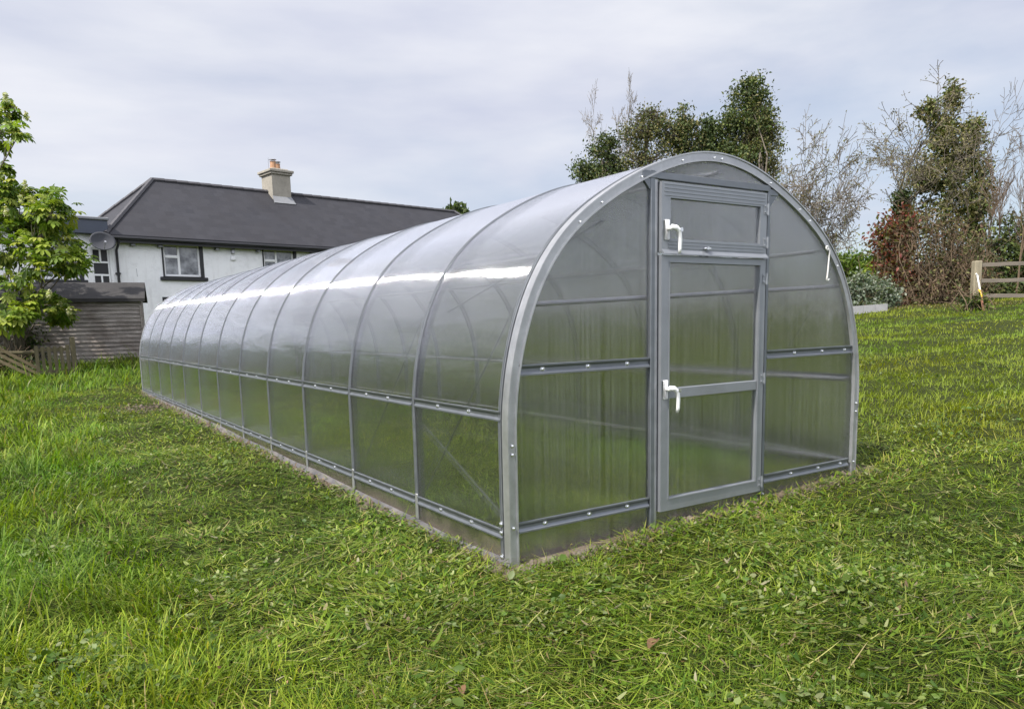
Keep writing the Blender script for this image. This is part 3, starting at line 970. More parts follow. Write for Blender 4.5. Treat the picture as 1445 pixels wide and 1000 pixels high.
# low rail they lean on
mb = MB(); mb.tube([G2(-1.3, .22, .62), G2(.62, .26, .56)], .05, 6); mb.tube([G2(-.6, .24, -.1), G2(-.6, .24, .66)], .06, 6); mb.tube([G2(-1.2, .24, -.1), G2(-1.2, .24, .66)], .06, 6)
tag(mb.build('low_fence_rail', M['gatewood'], None, G2(-.6, .24, 0)), 'dark low rail behind the leaning planks', 'rail')

# ------------------------------------------------------------------ fence, spade, kerb on the right
fp, fr_, ff_ = frame_at(1375, 432, 20.0, 0)
fdir = np.array([.93, -.62, 0]); fdir /= np.linalg.norm(fdir)
gz = lambda q: float(ground(q[0], q[1]))
fence = empty('post_and_rail_fence', tuple(fp), 'weathered post and rail fence with three grey rails in front of the hedge', 'fence')
fn = np.array([-fdir[1], fdir[0], 0])


def F_(a, b, z): return tuple(fp + fdir * a + fn * b + np.array([0, 0, z]))


mb = MB(); mb.bbox((-.10, -.09, -.3), (.10, .09, 1.22), .02, F_); mb.build('post', M['timber'], fence)
for a in (2.6, 5.2):
    mb = MB(); mb.bbox((a - .07, -.0, -.3), (a + .07, .12, 1.25), .02, F_); mb.build('post', M['timber'], fence)
for z in (1.12, .71, .30):
    mb = MB(); n = 10
    for i in range(n):
        a0, a1 = .10 + i * .62, .10 + (i + 1) * .62
        w0, w1 = .012 * math.sin(i * 1.3 + z * 5), .012 * math.sin((i + 1) * 1.3 + z * 5)
        mb.hexa([F_(a0, -.05, z - .05 + w0), F_(a1, -.05, z - .05 + w1), F_(a1, -.012, z - .05 + w1), F_(a0, -.012, z - .05 + w0),
                 F_(a0, -.05, z + .05 + w0), F_(a1, -.05, z + .05 + w1), F_(a1, -.012, z + .05 + w1), F_(a0, -.012, z + .05 + w0)])
    mb.build('rail', M['timber_grey'], fence)
# spade: blade in the ground, leaning back on the post
sp0 = at(1388, 440, 19.2); sp0[2] = gz(sp0)
spt = at(1379, 388, 19.75)
sd = (spt - sp0); SLn = np.linalg.norm(sd); sd /= SLn
sr = np.cross(sd, [0, 1, 0]); sr /= np.linalg.norm(sr); sn = np.cross(sr, sd)
spade = empty('spade', tuple(sp0), 'spade with a yellow collar and rusty blade leaning against the fence post', 'spade')
Q = lambda a, b, c: sp0 + sr * a + sn * b + sd * c
mb = MB(); mb.tube([Q(0, 0, .28), Q(0, 0, SLn)], .017, 8); mb.tube([Q(-.06, 0, SLn), Q(.06, 0, SLn)], .018, 8)
mb.build('shaft', M['white_plastic'], spade)
mb = MB(); mb.tube([Q(-.075, 0, .60), Q(.075, 0, .60)], .024, 8); mb.tube([Q(-.07, 0, .60), Q(-.018, 0, .44)], .018, 6); mb.tube([Q(.07, 0, .60), Q(.018, 0, .44)], .018, 6); mb.tube([Q(0, 0, .40), Q(0, 0, .5)], .026, 8)
mb.build('yellow_grip', M['yellow'], spade)
mb = MB(); mb.prism([Q(-.09, 0, .26), Q(-.09, 0, .06), Q(-.05, 0, -.06), Q(.05, 0, -.06), Q(.09, 0, .06), Q(.09, 0, .26), Q(.03, 0, .30), Q(-.03, 0, .30)], sn * .008); mb.tube([Q(0, 0, .2), Q(0, 0, .42)], .022, 8)
mb.build('blade', M['rust'], spade)
# concrete kerb under the grey shrub
k0 = at(1150, 450, 21.5); k1 = at(1252, 450, 21.5)
mb = MB()
for i in range(6):
    a, b = k0 + (k1 - k0) * (i / 6), k0 + (k1 - k0) * ((i + .985) / 6)
    za, zb_ = gz(a), gz(b)
    o = np.array([.10, .17, 0])
    mb.hexa([(a[0], a[1], za - .1), (b[0], b[1], zb_ - .1), (b[0] + o[0], b[1] + o[1], zb_ - .1), (a[0] + o[0], a[1] + o[1], za - .1),
             (a[0], a[1], za + .20), (b[0], b[1], zb_ + .20), (b[0] + o[0], b[1] + o[1], zb_ + .20), (a[0] + o[0], a[1] + o[1], za + .20)])
mb.build('kerb', M['concrete'], None, (k0[0], k0[1], gz(k0)), kind='structure')


# ------------------------------------------------------------------ plants
PATHS = []


def grow(mb, rg, p, d, L, r, lev, last, spread=.7, up=.12, wob=.18, kids=(3, 5), ratio=.62, tips=None, rmin=.004, start=.3, sides=5):
    nseg = 5 if lev == 0 else 4 if lev < last else 3
    path = [np.array(p, float)]; rad = [r]
    d = np.array(d, float) / np.linalg.norm(d)
    for i in range(nseg):
        d = d + rg.normal(0, wob * (.4 if lev == 0 else 1), 3) + np.array([0, 0, up])
        d /= np.linalg.norm(d)
        path.append(path[-1] + d * L / nseg)
        rad.append(max(rmin, r * (1 - .74 * (i + 1) / nseg)))
    mb.tube(path, rad, sides if lev == 0 else 4 if lev == 1 else 3, caps=lev == 0)
    if lev >= last:
        if tips is not None: tips.extend(path[1:])
        return
    if PATHS is not None and lev == 0: PATHS.append((path, rad))
    grow(mb, rg, path[-1], d, L * ratio * .95, max(rmin, rad[-1]), lev + 1, last, spread, up, wob, kids, ratio, tips, rmin, .15, sides)
    nk = rg.integers(kids[0], kids[1] + 1)
    for i in range(nk):
        t = start + (1 - start) * (i + rg.uniform(.2, .9)) / nk
        k = min(int(t * nseg), nseg - 1); f = t * nseg - k
        q = path[k] * (1 - f) + path[k + 1] * f
        ax = rg.normal(0, 1, 3); ax -= d * np.dot(ax, d); ax /= np.linalg.norm(ax) + 1e-9
        dd = (path[k + 1] - path[k]); dd /= np.linalg.norm(dd)
        s = spread * rg.uniform(.7, 1.3)
        nd_ = dd * math.cos(s) + ax * math.sin(s)
        grow(mb, rg, q, nd_, L * ratio * rg.uniform(.75, 1.15) * (1.15 - .35 * t), max(rmin, np.interp(f, [0, 1], [rad[k], rad[k + 1]]) * .62), lev + 1, last, spread, up, wob, kids, ratio, tips, rmin, .2, sides)


def leaf_quads(pts, size, cols, rg, aspect=.5, droop=.2, flat=0.0, dirs=None, oval=False):
    """folded four-point leaves; returns v, (lv, lt), colours"""
    n = len(pts)
    a = rg.normal(0, 1, (n, 3)) if dirs is None else dirs + rg.normal(0, .25, (n, 3))
    a[:, 2] -= droop
    a /= np.linalg.norm(a, axis=1)[:, None]
    b = rg.normal(0, 1, (n, 3)); b[:, 2] *= (1 - flat)
    b -= a * (a * b).sum(1)[:, None]; b /= np.linalg.norm(b, axis=1)[:, None] + 1e-9
    nn = np.cross(a, b)
    s = (np.asarray(size) * rg.uniform(.65, 1.3, n))[:, None]
    w = aspect * s * .5
    if oval:
        v = np.stack([pts, pts + a * s * .25 + b * w * .8 + nn * s * .06, pts + a * s * .62 + b * w * .9 + nn * s * .06, pts + a * s * .97 - nn * s * .04,
                      pts + a * s * .62 - b * w * .9 + nn * s * .06, pts + a * s * .25 - b * w * .8 + nn * s * .06], 1).reshape(-1, 3)
        base = np.arange(n)[:, None] * 6
        return v, (np.concatenate([base + [0, 1, 2, 3], base + [0, 3, 4, 5]], 1).ravel(), np.full(2 * n, 4)), np.repeat(cols, 6, 0)
    v = np.stack([pts, pts + a * s * .45 + b * w + nn * s * .10, pts + a * s - nn * s * .05, pts + a * s * .45 - b * w + nn * s * .10], 1).reshape(-1, 3)
    base = np.arange(n)[:, None] * 4
    lv = np.concatenate([base + [0, 1, 2], base + [0, 2, 3]], 1).ravel()
    lt = np.full(2 * n, 3)
    return v, (lv, lt), np.repeat(cols, 4, 0)


def pick(rg, n, pal, jit=.18):
    pal = np.array(pal, float)
    c = pal[rg.integers(0, len(pal), n)] * rg.uniform(1 - jit, 1 + jit, (n, 1))
    return c * rg.uniform(1 - jit * .4, 1 + jit * .4, (n, 3))


def clumps(rg, blobs, n, cr, per):
    """leaf points gathered in clumps spread through ellipsoids: blobs = (centre, radii, weight); returns pts and a tint per clump"""
    P = []; T = []
    wt = np.array([b[2] for b in blobs], float); wt /= wt.sum()
    for (c, rad, _), w in zip(blobs, wt):
        k = max(1, int(n * w / per))
        u = rg.normal(0, 1, (k, 3)); u /= np.linalg.norm(u, axis=1)[:, None]
        rr = rg.uniform(.1, 1.18, (k, 1)) ** .5
        cc = np.array(c) + u * rr * np.array(rad)
        m = rg.poisson(per, k)
        t = rg.uniform(.72, 1.25, k)
        P.append(np.repeat(cc, m, 0) + rg.normal(0, 1, (m.sum(), 3)) * cr * np.array([1, 1, .8])); T.append(np.repeat(t, m))
    return np.concatenate(P), np.concatenate(T)


def crown(parent, blobs, n, size, pal, cr, per=14, mat='leaf_dull', name='crown', seed=1, aspect=.5, droop=.2):
    rg = np.random.default_rng(seed)
    P, T = clumps(rg, blobs, n, cr, per)
    v, f, c = leaf_quads(P, size, pick(rg, len(P), pal) * T[:, None], rg, aspect, droop)
    return link_mesh(name, v, f, M[mat], parent, None, False, None, c)


def stand(px, d):
    p = at(px, 440, d); p[2] = ground(p[0], p[1]); return p


def blob(px, py, d, rx, ry, w=1, rd=None):
    """ellipsoid with pixel-sized radii at a distance (a real size in metres there)"""
    k = d / FPX
    return (at(px, py, d), ((rd or rx) * k, (rd or rx) * k, ry * k), w)


def plant(name, label, cat, px, d, group=None):
    return empty(name, tuple(stand(px, d)), label, cat, group)


def bare(name, label, px, d, top, lean=0.0, seed=1, r=.16, mat='bark', last=4, spread=.6, up=.1, wob=.14, kids=(3, 5), ratio=.6, start=.35, group=None, cx=None, hw=None, leafpal=None, nleaf=0, lsize=.1, frac=.55, cat='tree', stems=1, rmin=.008):
    rg = np.random.default_rng(seed)
    o = plant(name, label, cat, px, d, group)
    b = np.array(o.location)
    h = at(px, top, d)[2] - b[2]
    mb = MB(); tips = []; PATHS.clear()
    for s in range(stems):
        dd = np.array([lean * CR[0] + rg.normal(0, .08 if stems == 1 else .28), lean * CR[1] + rg.normal(0, .08 if stems == 1 else .28), 1])
        grow(mb, rg, b - [0, 0, .1], dd, h * frac, r, 0, last, spread, up, wob, kids, ratio, tips, rmin, start, 6)
    # scale to the wanted height
    V = np.array(mb.v); zmax = V[:, 2].max() - b[2]
    k = h / zmax
    V = b + (V - b) * k
    pxs = lambda q: PPX + FPX * ((q - CAM) @ CR) / ((q - CAM) @ CF)
    rt = np.array([CR[0], CR[1], 0]) / np.hypot(CR[0], CR[1])
    sh, sw = 0.0, 1.0
    if cx is not None:      # lean and spread of the crown as the tree has them
        m = np.median((V - b) @ rt); want = (cx - px) * d / FPX
        zz = np.median(V[:, 2] - b[2]); sh = (want - m) / zz
        fit = lambda q: q + np.outer((q[:, 2] - b[2]) * sh, rt)
        V = fit(V)
        e = np.percentile(np.abs((V - b) @ rt - want), 97)
        sw = hw * d / FPX / e
        axis_ = lambda q: np.outer((q[:, 2] - b[2]) / zz * want, rt)
        wide = lambda q: np.concatenate([((q - b - axis_(q))[:, :2]) * sw, (q - b)[:, 2:]], 1) + b + axis_(q)
        V = wide(V)
    mb.v = [tuple(q) for q in V]
    mb.build('trunk', M[mat], o)
    if nleaf:
        T = b + (np.array(tips) - b) * k
        if cx is not None: T = wide(fit(T))
        idx = rg.integers(0, len(T), nleaf)
        pts = T[idx] + rg.normal(0, .06, (nleaf, 3))
        v, f, c = leaf_quads(pts, lsize, pick(rg, nleaf, leafpal), rg, .45)
        link_mesh('crown', v, f, M['leaf'], o, None, False, None, c)
    o_path = [(b + (np.array(pp) - b) * k, np.array(rr) * k) for pp, rr in PATHS]
    if cx is not None: o_path = [(wide(fit(pp)), rr) for pp, rr in o_path]
    return o, o_path, k


DK = [(.045, .068, .022), (.062, .088, .028), (.080, .105, .034), (.036, .054, .020)]
OL = [(.12, .125, .042), (.15, .14, .05), (.09, .10, .034), (.17, .15, .06)]
IV = [(.075, .105, .026), (.105, .135, .032), (.15, .165, .045), (.055, .08, .022)]
D1 = 44
bare('bare_tree', 'tall pale bare tree with fine twigs, leftmost above the greenhouse roof', 862, D1 + 4, 126, cx=859, hw=37, seed=3, r=.20, mat='bark_pale', last=4, spread=.85, up=.04, wob=.16, kids=(5, 6), ratio=.5, start=.3, frac=.62, rmin=.018, group='bare trees behind the greenhouse')
bare('bare_tree', 'slender pale bare tree rising just left of the round olive evergreens', 886, D1 + 6, 116, cx=890, hw=20, lean=.03, seed=11, r=.16, mat='bark_pale', last=4, spread=.75, up=.06, wob=.16, kids=(5, 6), ratio=.44, start=.3, frac=.64, rmin=.018, group='bare trees behind the greenhouse')


def tree(name, label, px, d, blobs, n, size, pal, cr, seed, per=42, trunk_top=None, twigs=None, group=None, cat='tree', r=.25, mat='leaf_dull', aspect=.5):
    o = plant(name, label, cat, px, d, group)
    b = np.array(o.location)
    low = [blob(px + dx, py, d, 24, 34, .9) for dx, py in ((-8, 290), (10, 335), (-4, 385))]     # the crown reaches well down the trunk
    crown(o, blobs + low, int(n * (1 + 2.7 / sum(q[2] for q in blobs))), size, pal, cr, per, mat, 'crown', seed, aspect)
    rg = np.random.default_rng(seed + 50)
    mb = MB()
    cs = [np.array(q[0]) for q in blobs]
    top = max(cs, key=lambda q: q[2])
    ax = [b - [0, 0, .2]] + [b + (top - b) * t + np.append(rg.normal(0, .12, 2), 0) for t in (.25, .5, .75, 1.0)]
    mb.tube(ax, [r, r * .8, r * .6, r * .4, r * .15], 7)
    for c, rad, _ in blobs:
        for _k in range(3):
            t = rg.uniform(.25, .9); p0 = b + (top - b) * t
            q = np.array(c) + rg.normal(0, .5, 3) * np.array(rad)
            mid = (p0 + q) / 2 + rg.normal(0, .1, 3) * np.linalg.norm(q - p0)
            mb.tube([p0, mid, q], [r * .3, r * .2, .012], 4, caps=False)
    if twigs:
        for c, rad, _ in blobs:
            for _k in range(twigs):
                u = rg.normal(0, 1, 3); u[2] = abs(u[2]) * 1.2; u /= np.linalg.norm(u)
                p0 = np.array(c) + u * np.array(rad) * .4
                p1 = np.array(c) + u * np.array(rad) * rg.uniform(.9, 1.3)
                mb.tube([p0, (p0 + p1) / 2 + rg.normal(0, .08, 3), p1], [.03, .018, .008], 3, caps=False)
    mb.build('trunk', M['bark'], o)
    return o


d = D1
tree('evergreen_tree', 'low dark evergreen tree at the left end of the trees above the greenhouse roof', 838, d, [blob(825, 240, d, 16, 12), blob(850, 218, d, 15, 22, 1.2), blob(842, 250, d, 26, 18, 1.5), blob(868, 236, d, 12, 18), blob(857, 203, d, 8, 10, .5)], 4600, .19, DK + OL[:1], .28, 21, group='evergreens behind the greenhouse')
tree('evergreen_tree', 'broad round olive green tree showing many twigs above the greenhouse roof', 905, d + 1, [blob(900, 200, d, 26, 34, 2), blob(925, 190, d, 26, 32, 2), blob(945, 205, d, 18, 24, 1.2), blob(915, 168, d, 14, 14, .7), blob(905, 232, d, 34, 18)], 5400, .17, DK + OL + OL + OL, .29, 22, twigs=70, group='evergreens behind the greenhouse')
tree('evergreen_tree', 'narrow dark evergreen next to the round olive tree', 968, d + 3, [blob(966, 172, d, 14, 18, 1), blob(970, 205, d, 18, 24, 1.4), blob(958, 190, d, 10, 14, .6)], 3300, .19, DK + OL, .25, 23, group='evergreens behind the greenhouse')
tree('evergreen_tree', 'smallest dark evergreen, between the narrow evergreen and the tall cypress', 999, d + 2, [blob(1000, 182, d, 10, 16, 1), blob(997, 205, d, 14, 22, 1.2)], 2100, .19, DK, .23, 24, group='evergreens behind the greenhouse')
tree('cypress_tree', 'tallest dark green cypress tree behind the greenhouse door', 1048, d + 2, [blob(1060, 122, d, 12, 13, .8), blob(1050, 140, d, 20, 16, 1.2), blob(1074, 142, d, 14, 16, .8), blob(1036, 170, d, 22, 24, 1.6), blob(1065, 185, d, 26, 30, 2), blob(1022, 200, d, 20, 26, 1.4), blob(1035, 228, d, 32, 26, 2)], 9200, .20, DK + DK + IV + OL[:2], .30, 25, r=.35)
tree('mossy_tree', 'brownish mossy evergreen tree on the right flank of the tall cypress', 1074, d - 2, [blob(1068, 172, d, 24, 22, 1.2), blob(1080, 205, d, 20, 34, 2), blob(1060, 215, d, 24, 30, 1.4), blob(1085, 245, d, 18, 26, 1.4)], 6200, .16, OL + OL + OL + IV, .27, 26, twigs=70)
bare('bare_tree', 'wide bare tree with drooping fine branches and a few buds, right of the cypress', 1095, d - 6, 146, cx=1130, hw=68, lean=.22, seed=5, r=.15, last=4, spread=.95, up=-.01, wob=.16, kids=(4, 5), ratio=.66, start=.15, frac=.42, stems=3, rmin=.016, leafpal=[(.19, .18, .07), (.16, .14, .05)], nleaf=3500, lsize=.12, group='bare trees behind the greenhouse')
d = 27
def ivy_on(paths, t0, t1, rad, step=.10):
    """clump centres wrapped round a stem"""
    B = []
    for pp, rr in paths:
        n = len(pp) - 1
        for t in np.arange(t0, t1, step / 2):
            k = min(int(t * n), n - 1); f = t * n - k
            q = pp[k] * (1 - f) + pp[k + 1] * f
            g = rad * (1.15 - .5 * (t - t0) / (t1 - t0))
            B.append((q, (g, g, g * 1.5), 1))
    return B


o, paths, k = bare('ivy_clad_bare_tree', 'bare tree with one dark ivy-wrapped trunk, above the red-leaved shrub', 1280, d, 120, cx=1250, hw=56, lean=-.06, seed=14, r=.19, last=4, spread=.85, up=.02, wob=.17, kids=(3, 5), ratio=.6, start=.6, frac=.70, rmin=.012, leafpal=[(.20, .18, .10), (.15, .13, .06)], nleaf=2600, lsize=.08)
crown(o, ivy_on(paths, .48, .98, .22), 4200, .13, DK, .11, 12, name='ivy', seed=31)
o, paths, k = bare('ivy_covered_tree', 'tall tree smothered in olive green ivy with bare limbs reaching right', 1348, d, 108, cx=1372, hw=52, lean=.10, seed=23, r=.20, last=4, spread=.85, up=.03, wob=.18, kids=(3, 4), ratio=.6, start=.5, frac=.6, rmin=.013)
crown(o, [blob(1312, 158, d, 13, 15, 1), blob(1330, 180, d, 14, 22, 1.3), blob(1345, 140, d, 9, 24, .9), blob(1325, 215, d, 20, 26, 1.6), blob(1350, 220, d, 16, 40, 1.6), blob(1305, 252, d, 22, 18, 1.5), blob(1340, 265, d, 34, 32, 2.6), blob(1373, 185, d, 9, 18, 1.0), blob(1370, 220, d, 12, 34, 1.6), blob(1385, 275, d, 14, 30, 1.2), blob(1345, 310, d, 38, 30, 2), blob(1385, 240, d, 7, 22, .4)] + ivy_on(paths, .2, .9, .3, .4), 17500, .14, IV + OL + OL, .13, 36, name='ivy', seed=32)
for px, dd, top, sd in ((1408, 25, 190, 41), (1432, 24, 170, 42), (1390, 26, 215, 43), (1452, 24, 185, 44)):
    bare('sapling', {41: 'thin bare sapling standing behind the middle of the fence', 42: 'thin bare sapling, tallest of those rising behind the fence', 43: 'thin bare sapling close to the right edge of the ivy-covered tree', 44: 'thin bare sapling at the far right end of the fence'}[sd],
         px, dd, top, seed=sd, r=.045, mat='bark_brown', last=3, spread=.4, up=.12, kids=(4, 7), ratio=.5, start=.25, frac=.75, group='bare saplings behind the fence', cat='sapling', rmin=.006)


def shrub(name, label, px, d, blobs, n, size, pal, cr, seed, stems=0, per=12, mat='leaf', smat='bark_brown', aspect=.55, cat='shrub', slen=1.0, stop=.9):
    o = plant(name, label, cat, px, d)
    b = np.array(o.location)
    if n: crown(o, blobs, n, size, pal, cr, per, mat, 'foliage', seed, aspect)
    if stems:
        rg = np.random.default_rng(seed + 9); mb = MB()
        for i in range(stems):
            c, rad, _ = blobs[rg.integers(0, len(blobs))]
            u = rg.normal(0, 1, 3); u /= np.linalg.norm(u)
            tip = np.array(c) + u * np.array(rad) * stop
            r0 = b + np.append(rg.normal(0, .25, 2), -.05) * np.array([1.0, 1, 1])
            r0[:2] += (tip[:2] - b[:2]) * .55
            mid = (r0 + tip) / 2 + np.array([0, 0, .25]) + rg.normal(0, .16, 3)
            q = [r0, r0 * .6 + mid * .4 + rg.normal(0, .08, 3), mid, mid * .45 + tip * .55 + rg.normal(0, .08, 3), tip]
            mb.tube(q, [.016, .014, .011, .008, .004], 4, caps=False)
            for j in range(5):
                t = rg.uniform(.3, .95); p0 = mid * (1 - t) + tip * t
                e = p0 + rg.normal(0, .28, 3) + np.array([0, 0, .08])
                mb.tube([p0, (p0 + e) / 2 + rg.normal(0, .04, 3), e], [.007, .005, .003], 3, caps=False)
        mb.build('stems', M[smat], o)
    return o


d = 24.5
RD = [(.16, .035, .025), (.20, .06, .035), (.11, .04, .025), (.14, .10, .03)]
BR = [(.10, .065, .035), (.13, .085, .045), (.075, .065, .03), (.09, .05, .03)]
shrub('laurel_hedge', 'bright green clipped laurel hedge seen past the right shoulder of the greenhouse', 1212, 29, [blob(1060, 402, 29, 50, 32, 1.4), blob(1115, 398, 29, 44, 34, 1.2), blob(1165, 395, 29, 40, 34), blob(1200, 388, 29, 34, 30, 2), blob(1228, 384, 29, 26, 26, 1.4), blob(1205, 410, 29, 40, 26, 1.2)], 12500, .15, [(.075, .125, .016), (.10, .16, .020), (.13, .18, .025), (.05, .09, .014)], .16, 61, 10, cat='hedge')
shrub('yellow_green_shrub', 'yellow-green shrub squeezed between laurel hedge and the red-leaved shrub', 1236, 26, [blob(1236, 384, 26, 11, 13), blob(1240, 400, 26, 12, 14)], 1500, .15, [(.17, .23, .02), (.22, .28, .03), (.12, .17, .02)], .12, 62, 10)
shrub('grey_green_shrub', 'low silvery grey-green shrub growing behind the concrete kerb', 1228, 22.6, [blob(1212, 405, 22.6, 16, 20), blob(1234, 415, 22.6, 22, 24, 1.6), blob(1253, 425, 22.6, 14, 20), blob(1222, 432, 22.6, 28, 14, 1.2), blob(1190, 420, 22.6, 20, 24)], 8000, .105, [(.20, .23, .17), (.26, .29, .23), (.12, .15, .10), (.08, .11, .07)], .09, 63, 20, per=16)
shrub('red_leaved_shrub', 'tall loose shrub with red and bronze young leaves', 1262, 23.6, [blob(1247, 330, 23.6, 13, 22, .5), blob(1275, 315, 23.6, 22, 22, .6), blob(1262, 380, 23.6, 26, 30, 1.3), blob(1285, 400, 23.6, 30, 34, 1.2), blob(1255, 345, 23.6, 18, 30, .6), blob(1272, 425, 23.6, 24, 18, .8)], 3600, .14, RD + [(.12, .13, .03), (.10, .07, .03)], .16, 64, 110, per=8)
shrub('twiggy_shrub', 'big brown twiggy shrub with bare arching stems beside the fence post', 1325, 23.2, [blob(1310, 345, 23.2, 40, 46, 1.2), blob(1345, 365, 23.2, 40, 50, 1.6), blob(1320, 405, 23.2, 54, 38, 2), blob(1362, 405, 23.2, 30, 36, 1.2), blob(1300, 425, 23.2, 36, 22, 1)], 7500, .11, BR + OL + [(.05, .06, .02), (.035, .04, .018)], .20, 65, 420, per=9, mat='leaf_dull', stop=1.1)
shrub('evergreen_hedge', 'dark evergreen hedge running behind the post and rail fence', 1430, 25, [blob(1385, 380, 25, 30, 50), blob(1425, 365, 25, 34, 60, 1.6), blob(1465, 360, 25, 34, 66, 1.6), blob(1510, 362, 25, 36, 66, 1.4), blob(1440, 405, 25, 60, 34, 1.6), blob(1400, 415, 25, 40, 26, 1)], 15000, .14, DK + IV + [(.09, .11, .03)], .18, 66, 160, cat='hedge', mat='leaf_dull')
shrub('ivy_clump', 'small clump of ivy at the foot of the fence post', 1372, 19.6, [blob(1370, 424, 19.6, 12, 9), blob(1380, 428, 19.6, 10, 8)], 700, .09, DK + IV, .07, 67, 10, cat='ivy')
shrub('distant_tree', 'tiny dark treetop beyond the right end of the house roof', 641, 62, [blob(640, 300, 62, 7, 5), blob(646, 299, 62, 5, 4), blob(648, 310, 62, 12, 12), blob(650, 340, 62, 16, 30)], 1200, .45, DK, .3, 68, 8, cat='tree')
shrub('dark_shrub', 'dark tangle of ivy and brambles behind the leaning planks', 20, 19.6, [blob(10, 478, 19.6, 24, 24), blob(45, 485, 19.6, 18, 22), blob(-25, 480, 19.6, 30, 30), blob(22, 500, 19.6, 34, 12)], 3600, .10, DK + [(.10, .12, .05)], .12, 69, 60)
shrub('nettle_clump', 'low grey-green weeds growing around the feet of the leaning planks', 20, 17.5, [blob(8, 514, 17.5, 20, 7), blob(35, 517, 17.5, 16, 5), blob(-20, 512, 17.5, 24, 8)], 700, .09, [(.10, .13, .06), (.14, .17, .08), (.06, .09, .03)], .08, 70, 14, cat='weeds')

# tall wood along the left boundary
wb = []
rgw = np.random.default_rng(5)
for yy in np.arange(-9, 36, 1.6):
    xx = -14.5 + rgw.uniform(-1, 1) - (.12 * (yy - 10) if yy > 10 else 0); hh = rgw.uniform(4.6, 7.0)
    wb.append(((xx, yy, hh * .5), (1.5, 1.3, hh * .52), 1))
P_, T_ = clumps(rgw, wb, 16000, .45, 30)
v_, f_, c_ = leaf_quads(P_, .42, pick(rgw, len(P_), DK + IV) * T_[:, None], rgw, .55)
wood = link_mesh('tree_line', v_, f_, M['leaf_dull'], None, (-14.5, 13, 0), False, 'stuff', c_)
tag(wood, 'dark leafy wood along the boundary at the far left of the lawn', 'wood')

